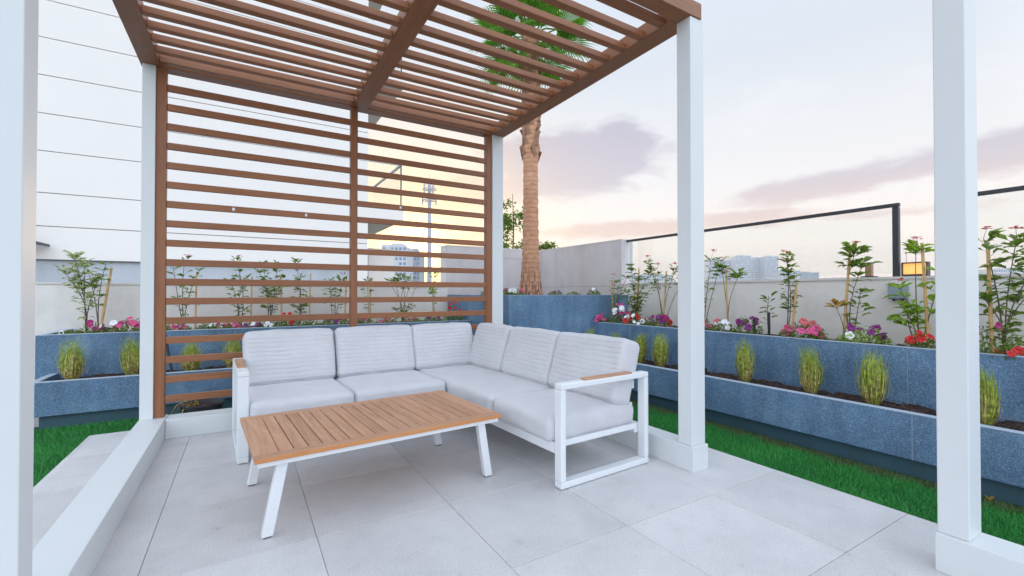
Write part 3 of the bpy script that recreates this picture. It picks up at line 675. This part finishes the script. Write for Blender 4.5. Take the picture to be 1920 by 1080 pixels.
def shrub(x, y, z, stems, label, seed, flower=None, leaf=None, lsize=.075, dens=1.0, group='young staked shrubs in the upper planters'):
    """stems: list of (tip dx, dy, dz, leaf_from fraction, number of leaf whorls)"""
    rg = random.Random(seed); t = thing('flowering_shrub', label, 'shrub', (x, y, z), group=group)
    st = MB(); st.smooth = True; lf = MB(); fls = []
    for (dx, dy, dz, l0, nl, fc) in stems:
        tip = Vector((dx, dy, dz)); bend = Vector((rg.uniform(-.03, .03), rg.uniform(-.03, .03), 0))
        P = lambda s: tip*s + bend*math.sin(math.pi*s)*1.3 - Vector((dx, dy, 0))*(.25*math.sin(math.pi*s))
        st.tube([P(s/6) + (Vector((0, 0, -.02)) if s == 0 else Vector()) for s in range(7)], [.0055*(1-.6*s/6) for s in range(7)], 6)
        for k in range(nl):
            s = l0 + (1-l0)*((k+rg.random()*.6)/max(1, nl)) if nl > 1 else 1.0
            s = min(1, s); p = P(s); a0 = rg.uniform(0, 6.28)
            cl = 1+int(rg.random()*2.2) + (2 if s > .9 else 0)
            for q in range(int(cl*dens+.5)):
                a = a0 + q*2.4 + rg.uniform(-.4, .4); d = Vector((math.cos(a), math.sin(a), rg.uniform(-.35, .7) + (.4 if s > .9 else 0))).normalized()
                pe = rg.uniform(.01, .05); L = lsize*rg.uniform(.6, 1.15)
                st.tube([p, p+d*pe], .0013, 4, False)
                # palmate: 3 leaflets
                for da in ((-.6, 0, .6) if rg.random() < .6 else (0,)):
                    c_, s_ = math.cos(da), math.sin(da); dd = Vector((d.x*c_-d.y*s_, d.x*s_+d.y*c_, d.z-.15*abs(da)))
                    lf.leaf(p+d*pe, dd, (rg.uniform(-.5, .5), rg.uniform(-.5, .5), 1), L*(1 if da == 0 else .85), L*rg.uniform(.32, .45))
        if fc:
            tipp = P(1.0); pk = Vector((rg.uniform(-.03, .03), rg.uniform(-.02, .02), rg.uniform(.03, .10)))
            st.tube([tipp, tipp+pk], .0014, 4, False)
            fl = MB(); fls.append(fl)
            for q in range(14):
                c = tipp+pk+Vector((rg.uniform(-.028, .028), rg.uniform(-.028, .028), rg.uniform(-.010, .012)))
                for w in range(4):
                    a = w*1.57+rg.random(); fl.leaf(c, (math.cos(a), math.sin(a), .35), (0, 0, 1), .013, .010)
    st.build('stem', M_stem, t); 
    if lf.v: lf.build('foliage', leaf or M_leaf, t)
    for fl in fls: fl.build('flower_cluster', M_fl[flower or 'red'], t)
    return t
ZT = .67
XR = 4.32
# --- right upper planter shrubs (by distance along the wall; far to near)
shrub(XR, 4.44, ZT, [(.0, .05, .62, .45, 7, 1), (-.05, -.06, .50, .3, 8, 0), (.05, -.14, .66, .35, 8, 0)], 'shrub with small leaves against the end of the tall grey wall', 1, 'salmon', dens=1.7, lsize=.06)
stake(XR-.04, 4.50, ZT, (XR-.02, 4.52, 1.26), 'bamboo stake nearest the tall grey wall end')
shrub(XR, 4.12, ZT, [(.02, .10, .80, .30, 14, 0), (-.05, -.10, .62, .15, 14, 0), (.05, -.22, .72, .2, 14, 0), (-.10, .06, .45, .15, 10, 0), (0, -.32, .55, .3, 10, 1)], 'bushiest dark green shrub, above white and red petunias', 2, 'salmon', dens=2.4, lsize=.062)
stake(XR, 4.08, ZT, (XR+.02, 4.08, 1.41), 'bamboo stake rising through the bushiest shrub')
shrub(XR, 3.66, ZT, [(.02, .27, .83, .82, 4, 1), (.0, .10, .70, .6, 4, 1), (.03, -.16, .74, .65, 6, 1), (0, -.30, .60, .8, 5, 0)], 'open vase shaped shrub with bare forked stems just left of the middle white post', 3, 'red', dens=1.6, lsize=.06)
stake(XR-.03, 3.655, ZT, (XR, 3.63, 1.36), 'bamboo stake in the fork of the vase shaped shrub')
shrub(XR, 3.13, ZT, [(.02, -.08, .80, .35, 9, 1), (.0, .12, .62, .4, 6, 0), (0, -.22, .78, .8, 4, 0)], 'shrub just emerging from behind the middle white post, red flower on top', 4, 'red', dens=1.6, lsize=.06)
shrub(XR, 2.83, ZT, [(.0, .08, .70, .84, 5, 1), (.02, -.10, .62, .9, 4, 0)], 'thin forked shrub with leaves only at its tips right of the middle post', 5, 'salmon', lsize=.085, dens=1.3)
stake(XR-.02, 2.83, ZT, (XR, 2.86, 1.36), 'tall bamboo stake against the thin forked shrub')
shrub(XR, 2.42, ZT, [(.0, .0, .40, .3, 7, 0)], 'small leafy sapling beside two black irrigation pegs', 6)
shrub(XR, 2.26, ZT, [(.02, .0, .78, .33, 17, 1), (-.03, -.03, .66, .45, 12, 1)], 'upright shrub densely leafed in its upper half with a red flower head', 7, 'red', dens=2.2, lsize=.062)
stake(XR-.03, 2.20, ZT, (XR-.01, 2.16, 1.19), 'bamboo stake on the right side of the upright dense shrub', .012)
shrub(XR, 1.74, ZT, [(.02, -.03, .80, .78, 9, 1), (.02, -.06, .45, .35, 7, 0), (.0, -.09, .68, .75, 5, 0)], 'slender shrub leaning by a tilted stake, with drooping leaves', 8, 'red', lsize=.095, dens=1.5)
stake(XR-.02, 1.79, ZT, (XR, 1.745, 1.48), 'tallest tilted bamboo stake between pink and purple petunias', .011)
shrub(XR-.02, 1.785, ZT, [(-.02, .045, .30, .98, 1, 0)], 'single yellowing leaf on a short twig at the tilted stake', 9, leaf=M_leafy, lsize=.09, dens=2)
shrub(XR, 1.30, ZT, [(.0, .13, .48, .35, 8, 1), (.0, .02, .78, .9, 3, 1), (.03, -.12, .60, .4, 8, 0), (-.05, .06, .30, .3, 6, 0), (0, .10, .32, .5, 5, 0)], 'shrub with broad light green leaves under the grey wall box', 10, 'red', leaf=M_leafl, lsize=.11, dens=1.1)
stake(XR-.02, 1.245, ZT, (XR+.0, 1.285, 1.47), 'yellow bamboo stake close to the left edge of the right foreground post', .011)
shrub(XR, .87, ZT, [(-.01, .09, .80, .55, 7, 1), (.0, -.06, .78, .55, 10, 1), (.02, -.16, .50, .4, 9, 1), (-.08, .08, .40, .3, 10, 0), (0, -.20, .70, .6, 8, 1)], 'large shrub right of the foreground post with long dark leaves and red flowers', 11, 'red', lsize=.10, dens=1.3)
stake(XR-.04, .918, ZT, (XR-.03, .935, 1.385), 'thick bamboo stake just right of the foreground post', .012)
# --- back upper planter shrubs
YS = 6.10
G2 = 'young staked shrubs in the upper planters'
shrub(-1.36, YS, ZT, [(-.10, 0, .82, .45, 16, 0), (-.02, .02, .74, .4, 16, 0), (.10, .02, .60, .3, 8, 0), (-.18, 0, .66, .6, 9, 0)], 'pale variegated shrub left of the white back post', 12, leaf=M_wgreen, dens=1.6)
shrub(-1.26, YS-.02, ZT, [(.05, 0, .74, .4, 9, 0), (-.08, 0, .62, .5, 7, 0)], 'thin dark leaved shrub beside the leaning stake left of the back post', 13)
stake(-1.25, YS-.05, ZT, (-1.165, YS-.03, 1.36), 'leaning bamboo stake left of the white back post', .012)
shrub(-.56, YS, ZT, [(-.10, 0, .72, .3, 9, 1), (.0, 0, .80, .3, 12, 1), (.14, 0, .70, .3, 10, 0)], 'shrub seen through the screen nearest the left stile, pink flower at its top', 14, 'pink')
stake(-.455, YS-.03, ZT, (-.45, YS, 1.31), 'bamboo stake nearest the left stile of the screen')
shrub(-.03, YS, ZT, [(-.04, 0, .80, .25, 14, 1), (.04, 0, .60, .2, 12, 0), (-.10, 0, .58, .3, 8, 0)], 'second shrub from the left stile behind the screen', 15, 'magenta', dens=1.2)
stake(.075, YS-.03, ZT, (.085, YS, 1.29), 'second bamboo stake from the left stile')
shrub(.27, YS, ZT, [(-.07, 0, .80, .35, 14, 0), (.08, 0, .78, .3, 14, 0), (.18, 0, .60, .3, 12, 0), (-.12, 0, .70, .4, 8, 0)], 'widest dense shrub behind the left half of the screen', 16, dens=1.4)
stake(.40, YS-.03, ZT, (.385, YS, 1.31), 'bamboo stake inside the widest shrub behind the screen')
shrub(.60, YS, ZT, [(.0, 0, .62, .3, 14, 1), (-.06, 0, .84, .8, 4, 0), (.08, 0, .40, .2, 12, 0)], 'bushy low shrub with one thin tall shoot behind the screen', 17, 'salmon', dens=1.3)
stake(.70, YS-.03, ZT, (.72, YS, 1.34), 'slim bamboo stake right of the shrub with the tall shoot', .008)
shrub(1.0, YS, ZT, [(-.05, 0, .60, .5, 9, 0), (.10, 0, .62, .45, 9, 1), (.02, 0, .40, .3, 9, 0)], 'shrub behind the screen just left of the centre stile', 18, 'magenta', dens=1.2)
stake(1.12, YS-.03, ZT, (1.15, YS, 1.31), 'bamboo stake just left of the centre stile')
shrub(1.42, YS, ZT, [(-.01, 0, .62, .6, 7, 0), (.02, 0, .30, .3, 5, 0)], 'slender sapling just right of the centre stile', 19)
stake(1.45, YS-.03, ZT, (1.45, YS, 1.25), 'bamboo stake just right of the centre stile')
shrub(1.89, YS, ZT, [(-.20, 0, .58, .85, 4, 0), (-.12, 0, .62, .8, 5, 0), (-.03, 0, .66, .75, 6, 0), (.06, 0, .66, .75, 6, 0), (.14, 0, .60, .8, 4, 0), (.22, 0, .56, .85, 3, 0), (-.1, 0, .2, .4, 8, 0), (.12, 0, .24, .4, 8, 0)], 'fan of many thin stems in front of the hazy tower block', 20, dens=1.2)
shrub(2.36, YS, ZT, [(.0, 0, .70, .55, 12, 0), (-.03, 0, .45, .5, 5, 0)], 'sunlit sapling at the foot of the telecom mast', 21, leaf=M_leafl)
stake(2.34, YS-.03, ZT, (2.35, YS, 1.15), 'bamboo stake beside the sunlit sapling', .008)
# --- petunias, right upper planter
FC = (-.85, -.45, 0)
def pr(y, r, h, bl, lb, sd, leaf=None, x=4.17, br=1.0): petunia(x, y, ZT, r, h, bl, lb, sd, leaf, FC, br)
pr(4.50, .10, .10, [('pink', 3), ('magenta', 1)], 'bright pink bloom hanging over the corner of the upper right planter', 31, x=4.10, br=1.4)
pr(4.25, .15, .20, [('white', 7), ('magenta', 4), ('red', 1)], 'white and crimson petunias at the foot of the bushiest shrub', 32, br=1.1)
pr(4.02, .14, .12, [('white', 5), ('red', 5)], 'white and red petunias below the bushiest shrub', 33)
pr(3.82, .11, .10, [('white', 2), ('salmon', 1)], 'pale pink petunias left of the forked shrub', 34)
pr(3.60, .14, .15, [('purple', 6), ('magenta', 4), ('red', 1)], 'deep magenta petunias just left of the middle post', 35, br=1.15)
pr(3.05, .13, .12, [('pink', 4), ('white', 2), ('salmon', 2)], 'salmon and pink petunias just right of the middle post', 36)
pr(2.80, .11, .12, [('white', 4), ('salmon', 2)], 'white petunias at the thin forked shrub', 37)
pr(2.54, .12, .16, [('purple', 6)], 'dark purple petunias beside the black irrigation pegs', 38, br=1.2)
pr(2.06, .16, .13, [('pink', 6), ('salmon', 3)], 'vivid pink petunias between two bamboo stakes', 39, br=1.3)
pr(1.93, .06, .14, [], 'small leafy weed right of the vivid pink petunias', 40)
pr(1.60, .16, .13, [('purple', 5), ('white', 2)], 'purple and white petunias over yellow green leaves', 41, M_leafl, br=1.25)
pr(1.235, .08, .12, [('red', 4)], 'scarlet blooms cut by the left edge of the foreground post', 42, x=4.12, br=1.0)
pr(.90, .16, .20, [('magenta', 1), ('red', 1)], 'green mound with few blooms right of the foreground post', 43)
pr(.80, .10, .07, [('red', 3)], 'scarlet blooms low at the right edge of the picture', 44, x=4.10, br=1.0)
# --- petunias, back upper planter
FB = (-.2, -.95, 0)
def pb(x, r, h, bl, lb, sd, leaf=None, br=.9): petunia(x, 5.86, ZT, r, h, bl, lb, sd, leaf, FB, br)
pb(-1.42, .10, .05, [('white', 1)], 'small pale petunia at the left end of the back planter', 51)
pb(-1.25, .11, .11, [('magenta', 5), ('purple', 2), ('white', 1)], 'dark crimson petunias under the variegated shrub', 52, br=.8)
pb(-.98, .17, .13, [('pink', 9), ('magenta', 3), ('white', 1)], 'bright pink petunias touching the left back post', 53, br=1.0)
pb(-.62, .14, .08, [('magenta', 4), ('salmon', 3)], 'dull red petunias behind the left stile of the screen', 54, br=.8)
pb(-.30, .14, .08, [('white', 4), ('magenta', 2)], 'small white petunias behind the lower screen slats', 55, br=.8)
pb(-.10, .13, .08, [('pink', 6)], 'pink petunias above the left sofa arm', 56)
pb(.08, .13, .07, [('purple', 4), ('white', 3)], 'purple and white petunias over the first back cushion', 57)
pb(.28, .13, .07, [('white', 5)], 'white petunias over the middle of the first back cushion', 58)
pb(.45, .13, .14, [('red', 6)], 'bright red petunias behind the screen, tallest over the first cushion', 59, br=1.1)
pb(.70, .14, .07, [('white', 1), ('salmon', 1)], 'mostly green petunia mound above the gap between two cushions', 60)
pb(.98, .16, .12, [('purple', 6)], 'violet petunias left of the centre stile', 61)
pb(1.28, .14, .13, [('red', 5), ('magenta', 2)], 'red petunias right of the centre stile', 62)
pb(1.60, .15, .07, [('pink', 2), ('salmon', 2)], 'low pale pink petunias behind the screen under the hazy tower', 63)
pb(1.95, .15, .07, [('salmon', 2), ('magenta', 1)], 'sparse petunias under the fan of thin stems', 64)
pb(2.25, .13, .10, [('purple', 3)], 'small purple petunias at the sunlit sapling', 65)
pb(2.55, .13, .22, [('red', 5)], 'deep red petunias against the side of the tall planter block', 66)
# --- flowers on the tall block
def pk(x, y, r, h, bl, lb, sd, br=1.0): petunia(x, y, 1.04, r, h, bl, lb, sd, None, FB, br)
pk(2.86, 5.35, .12, .10, [('pink', 4), ('white', 2)], 'pink blooms on the tall block seen through the screen', 71)
pk(2.86, 4.98, .11, .09, [('magenta', 3)], 'magenta blooms on the tall block near the white back post', 72)
pk(2.86, 4.80, .08, .09, [('white', 3)], 'white bloom at the near corner of the tall block', 73)
pk(3.02, 4.85, .09, .08, [('pink', 2), ('salmon', 1)], 'pink bloom between the white post and the palm trunk', 74)
pk(3.55, 4.80, .10, .06, [('purple', 3)], 'tiny purple blooms right of the palm trunk', 75, .6)
pk(3.85, 4.80, .09, .05, [('purple', 2)], 'tiny dark blooms on the middle of the tall block', 76, .6)
pk(4.22, 4.80, .09, .09, [('white', 2)], 'single white bloom near the right end of the tall block', 77)

# irrigation pegs and black stake
for y, h, lb in ((2.47, .20, 'shorter black irrigation peg'), (2.33, .25, 'taller black irrigation peg beside the dense shrub')):
    o = MB().tube([(0, 0, -.03), (0, -.003, h*.5), (0, 0, h)], .011, 8).build('irrigation_peg', M_plastic, loc=(4.16, y, ZT)); tag(o, lb, 'peg', 'black irrigation pegs')
o = MB().tube([(0, 0, 0), (-.085, .14, .41)], .013, 8).build('plastic_stake', M_plastic, loc=(-.57, 5.30, .32)); tag(o, 'black plastic stake leaning in the low planter beside the left screen stile', 'stake')
o = MB().tube([(0, 0, 0), (0, 0, .06)], .012, 8).build('drip_emitter', M_plastic, loc=(3.78, 2.72, .325)); tag(o, 'small black drip emitter in the low right planter', 'emitter')
# plant pot behind sill
t = thing('plant_pot', 'shallow dark round pot standing behind the back sill', 'pot', (-.30, 4.72, 0))
m = MB(); m.smooth = True; m.lathe([(.0, .0), (.11, .0), (.155, .13), (.165, .15), (.15, .15), (.14, .12), (.0, .11)], seg=32); m.build('pot_body', M_plastic, t)
MB().lathe([(.0, .124), (.14, .122)], seg=20).build('pot_soil', M_soil, t)
t = thing('potted_plant', 'drooping yellow leaved plant in the dark pot', 'plant', (-.36, 4.70, .12))
m = MB()
for a, L, rise in ((3.6, .17, .07), (3.3, .13, .04), (2.9, .10, .08), (1.2, .08, .05), (4.0, .12, .03)):
    d = Vector((math.cos(a), math.sin(a), 0)); s = Vector((-d.y, d.x, 0))*.011; pts = [Vector(), d*L*.35+Vector((0, 0, rise)), d*L*.75+Vector((0, 0, rise*.6)), d*L+Vector((0, 0, -.03))]
    m.add([pts[0]-s*.5, pts[0]+s*.5, pts[1]-s, pts[1]+s, pts[2]-s, pts[2]+s, pts[3]], [(0, 1, 3, 2), (2, 3, 5, 4), (4, 5, 6)])
m.build('leaves', M_leafy, t)
# dry leaf on the turf
o = MB().leaf((0, 0, 0), (1, .3, .1), (0, 0, 1), .06, .035, .5).build('fallen_leaf', M_leafy, loc=(3.38, .74, -.0)); tag(o, 'brown fallen leaf on the turf by the right foreground post', 'leaf')

# --- things on the right wall
t = thing('junction_box', 'grey blue electrical box on the cream wall behind light green leaves', 'electrical box', (XW, 1.545, 1.11))
MB().box(-.06, -.001, -.062, .062, -.062, .062).build('box_body', M_boxg, t, bevel=.006); MB().box(-.068, -.0605, -.056, .056, -.054, .056).build('cover', M_boxg, t, bevel=.003)
MB().tube([(-.03, -.03, -.062), (-.03, -.03, -.085)], .010, 8).tube([(-.03, .03, -.062), (-.03, .03, -.078)], .010, 8).build('cable_gland', M_plastic, t)
t = thing('wall_lamp', 'black framed lamp with orange sunset reflection on top of the wall between the glass fences', 'lamp', (XW+.10, 1.475, 1.238))
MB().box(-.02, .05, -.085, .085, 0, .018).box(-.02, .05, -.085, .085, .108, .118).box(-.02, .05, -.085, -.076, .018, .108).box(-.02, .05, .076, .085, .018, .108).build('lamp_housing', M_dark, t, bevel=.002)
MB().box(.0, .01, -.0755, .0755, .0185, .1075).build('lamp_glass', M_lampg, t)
t = thing('bollard_lamp', 'small square bronze lamp on the wall beside the tilted stake', 'lamp', (XW+.12, 1.80, 1.237))
MB().box(-.045, .045, -.05, .05, 0, .012).build('lamp_base', M_dark, t); MB().box(-.022, .022, -.024, .024, .012, .125).build('lamp_body', M_bronze, t, bevel=.002); MB().box(-.025, .025, -.027, .027, .125, .135).build('lamp_cap', M_dark, t)

# ================================================================== PALM
pm = thing('palm_tree', 'fan palm with ringed reddish trunk rising from the tall corner planter', 'palm', (3.617, 5.5, 1.03))
m = MB(); m.smooth = True; prof = []
for i in range(61):
    z = i/60*3.85; r = .118 + .075*math.exp(-z/.32) + .006*math.sin(z*41) - .006*z
    if z > 1.95: r += .018*min(1, (z-1.95)/.2)
    prof.append((r, z))
m.lathe(prof, seg=36); m.build('trunk', M_trunk, pm)
m = MB()
rg = random.Random(5)
for i in range(95):      # old leaf bases crossing over the upper trunk
    a = i*2.4; z = 2.02 + i*.0175; r = .118
    p = Vector((math.cos(a)*r, math.sin(a)*r, z)); tdir = Vector((-math.sin(a), math.cos(a), 0)); o_ = Vector((math.cos(a), math.sin(a), 0))
    d = (Vector((0, 0, 1)) + tdir*(.5 if i % 2 else -.5) + o_*rg.uniform(.04, .16)).normalized()
    m.bar(p, p + d*rg.uniform(.10, .17), .06, .012, o_)
for i in range(120):
    a = rg.uniform(0, 6.28); z = rg.uniform(2.0, 3.8); p = Vector((math.cos(a)*.12, math.sin(a)*.12, z)); q = p + Vector((math.cos(a)*rg.uniform(.02, .09), math.sin(a)*rg.uniform(.02, .09), rg.uniform(-.08, .06)))
    s = Vector((0, 0, .003)); m.add([p-s, p+s, q], [(0, 1, 2)])
m.build('leaf_bases', M_boot, pm)
def fan(a, elv, pet, rad, seed, droop=0.0):
    rg = random.Random(seed); m = MB(); o = Vector((0, 0, 3.78 + rg.uniform(-.12, .15)))
    d = Vector((math.cos(a)*math.cos(elv), math.sin(a)*math.cos(elv), math.sin(elv)))
    side = Vector((-math.sin(a), math.cos(a), 0)); up = side.cross(d)*-1
    if up.z < 0: up = -up
    h = o + d*pet - Vector((0, 0, droop*pet*.3))
    m.cur = 1; m.tube([o, o+d*pet*.5+Vector((0, 0, .03)), h], [.017, .012, .009], 6); m.cur = 0
    d2 = (d - Vector((0, 0, droop))).normalized(); n = 40
    for k in range(n):
        th = (k/(n-1)-.5)*R(250); dd = (d2*math.cos(th) + side*math.sin(th) + up*(.18*abs(math.sin(th)))).normalized()
        L = rad*(.72+.28*math.cos(th*.7))*rg.uniform(.93, 1.04); fold = up*(.028 if k % 2 else -.0)
        w0 = L*.55*R(250)/n*.53; s = dd.cross(up).normalized()
        mid = h + dd*L*.55; tip = h + dd*L + Vector((0, 0, -rg.uniform(.06, .22)*L)); q = h + dd*L*.80 + Vector((0, 0, -.04*L))
        m.add([h, mid - s*w0, mid + up*.012, mid + s*w0, q - s*w0*.45, q + s*w0*.45, tip], [(0, 2, 1), (0, 3, 2), (1, 2, 4), (2, 3, 5), (2, 5, 4), (4, 5, 6)])
    m.build('frond', [M_palm, M_leafl], pm)
k = 0
for ring, (n, e0, pt, rd) in enumerate([(5, -.45, .42, .50), (7, -.05, .50, .54), (7, .45, .50, .55), (5, .95, .45, .5), (3, 1.35, .35, .42)]):
    for i in range(n):
        k += 1; fan(2*math.pi*(i+.5*(ring % 2))/n + random.uniform(-.2, .2), e0+random.uniform(-.15, .15), pt*random.uniform(.85, 1.15), rd*random.uniform(.9, 1.1), 300+k, droop=[.55, .35, .2, .1, 0][ring])

# small tree behind the grey wall
tr = thing('small_tree', 'sparse small tree behind the grey wall beside the palm trunk', 'tree', (5.35, 8.9, -.05))
rg = random.Random(9); st = MB(); st.smooth = True; lf = MB()
st.tube([(0, 0, 0), (.02, 0, .8), (0, .02, 1.6), (.03, 0, 2.6), (0, 0, 3.45)], [.035, .03, .024, .016, .006], 8)
for i in range(38):
    z = rg.uniform(1.1, 3.25); a = rg.uniform(0, 6.28); L = rg.uniform(.35, .85)*(1.25-(z-1.0)*.38)
    p0 = Vector((.01, 0, z)); d = Vector((math.cos(a), math.sin(a), rg.uniform(.2, .9))).normalized()
    if i < 5: p0.z = 1.75+.12*i; d = Vector((.857+rg.uniform(-.2, .2), -.514, rg.uniform(-.1, .45))).normalized(); L = rg.uniform(.75, .95); st.tube([p0, p0+d*L*.6, p0+d*L+Vector((0, 0, .04))], [.010, .006, .003], 5)
    for q in range(int(60*L/.5)):
        s = rg.uniform(.25, 1.05); c = p0 + d*L*s + Vector((rg.gauss(0, .05), rg.gauss(0, .05), rg.gauss(0, .05)))
        lf.leaf(c, (rg.uniform(-1, 1), rg.uniform(-1, 1), rg.uniform(-.6, .8)), (rg.uniform(-.6, .6), rg.uniform(-.6, .6), 1), rg.uniform(.06, .11), rg.uniform(.04, .065))
st.build('trunk', M_stem, tr); lf.build('crown', M_leaf, tr)

# ================================================================== FAR THINGS
def at(px, D, z=None):  # a point at horizontal distance D (along the view axis) in the direction of a picture column
    r = fw.cross(Vector((0, 0, 1))).normalized(); f0 = Vector((fw.x, fw.y, 0)).normalized()
    p = f0*D + r*((px-960)/840*D); return (p.x, p.y)
ZG = -18.0
def tower(px0, px1, ytop, D, label, depth=20, floors=None, bays=None, mats=(None, None), step=0):
    a = Vector(at(px0, D)); b = Vector(at(px1, D)); w = (b-a).length; rz = math.atan2(b.y-a.y, b.x-a.x); top = EYE + (549-ytop)/840*D - ZG
    t = thing('tower_block', label, 'building', (a.x, a.y, ZG), rz, 'distant hazy city buildings')
    body, win = mats[0] or M_bwhite, mats[1] or M_bglass
    MB().box(0, w, .4, depth, 0, top).build('tower_body', body, t)
    fl = floors or int(top/3.3); bs = bays or max(2, int(w/3.6)); m = MB(); fh = top/fl; bw = w/bs; n = 0
    for i in range(fl):
        for j in range(bs):
            if (j*7+i) % 11 == 10: continue
            m.box(j*bw+bw*.18, (j+1)*bw-bw*.18, .33, .39, i*fh+fh*.28, (i+1)*fh-fh*.18); n += 1
    m.build('window_rows', win, t)
    m = MB(); [m.box(j*bw-.3, j*bw+.3, .0, .4, 0, top+.8) for j in range(0, bs+1, 2)]; m.build('facade_fins', body, t)
    MB().box(w*.3, w*.7, depth*.3, depth*.7, top, top+3).box(0, w, .41, 1.2, top, top+1.2).build('roof_plant', body, t)
    return t
tower(716, 762, 462, 300, 'hazy blue glass tower block seen through the screen', mats=(M_bwhite, M_bglass), bays=6)
tower(760, 786, 472, 330, 'narrower stepped tower block right of the blue glass tower', mats=(M_bgrey, M_bglass), bays=5)
tower(1330, 1352, 486, 900, 'pale far tower just right of the middle white post', depth=30)
tower(1353, 1378, 489, 900, 'shorter pale far tower second from the middle post', depth=30)
tower(1380, 1408, 480, 880, 'broad pale far tower left of the skyline middle', depth=30)
tower(1409, 1434, 484, 900, 'pale far tower in the middle of the skyline', depth=30)
tower(1435, 1460, 481, 880, 'pale far tower at the right end of the tall skyline group', depth=30)
tower(1462, 1500, 508, 800, 'low far block right of the tall skyline group', depth=30, mats=(M_bwhite, M_bglass))
tower(1500, 1536, 512, 800, 'lowest far block with dark windows at the end of the skyline', depth=30, mats=(M_bgrey, M_bglass))
tower(1545, 1640, 522, 1000, 'long low far roofline behind the glass fence', depth=30, floors=7, bays=20)
tower(1860, 1990, 505, 700, 'long low pale block at the right edge', depth=30, floors=10, bays=30)
tower(1175, 1262, 516, 1000, 'long low far block between the grey wall and the middle post', depth=30, floors=8, bays=20)
# telecom mast
x, y = at(805, 105); t = thing('telecom_mast', 'grey telecom mast with a ring of antennas against the sunset', 'mast', (x, y, ZG))
mh = EYE+(549-345)/840*105-ZG
m = MB(); m.smooth = True; m.tube([(0, 0, 0), (0, 0, mh*.6), (0, 0, mh)], [.75, .5, .42], 16); m.build('pole', M_mast, t)
m = MB()
for zc in (mh-1.2, mh-3.8):
    m.lathe([(1.5, -.08), (1.62, -.08), (1.62, .08), (1.5, .08), (1.5, -.08)], (0, 0, zc), 24)
    for a in range(6): m.bar((0, 0, zc), (1.55*math.cos(a*1.047), 1.55*math.sin(a*1.047), zc), .10, .10)
m.build('antenna_ring', M_mast, t)
for k in range(9):
    a = k*.698; MB().box(-.14, .14, -.08, .08, 0, 2.3).build('antenna', M_mast, t, loc=(1.6*math.cos(a), 1.6*math.sin(a), mh-(2.3 if k % 2 else 4.8)))
m = MB(); [m.tube([(dx, 0, mh-1), (dx, 0, mh+h_)], .06, 6) for dx, h_ in ((-.9, 1.0), (.1, 2.4), (.8, 1.6), (1.3, 2.0))]; m.build('whip_antenna', M_mast, t)
# thin pole far right
x, y = at(1700, 160); o = MB().tube([(0, 0, 0), (0, 0, EYE+(549-472)/840*160-ZG)], .12, 8).build('light_pole', M_mast, loc=(x, y, ZG)); tag(o, 'thin far pole above the black framed wall lamp', 'pole')

# ================================================================== HAZE
hz = MB().box(-1500, 1500, -60, 1500, -19.2, 115).build('haze', None); hz['kind'] = 'stuff'; hz['label'] = 'thin evening haze over the city'; hz['category'] = 'haze'
hm = bpy.data.materials.new('evening_haze'); hm.use_nodes = True; hm.node_tree.nodes.clear(); n = N(hm.node_tree)
pvn = n.n('ShaderNodeVolumePrincipled', ins={'Color': (.92, .93, .97, 1), 'Density': .00042, 'Anisotropy': .2}); ou = n.n('ShaderNodeOutputMaterial'); hm.node_tree.links.new(pvn.outputs[0], ou.inputs['Volume'])
hz.data.materials.clear(); hz.data.materials.append(hm)
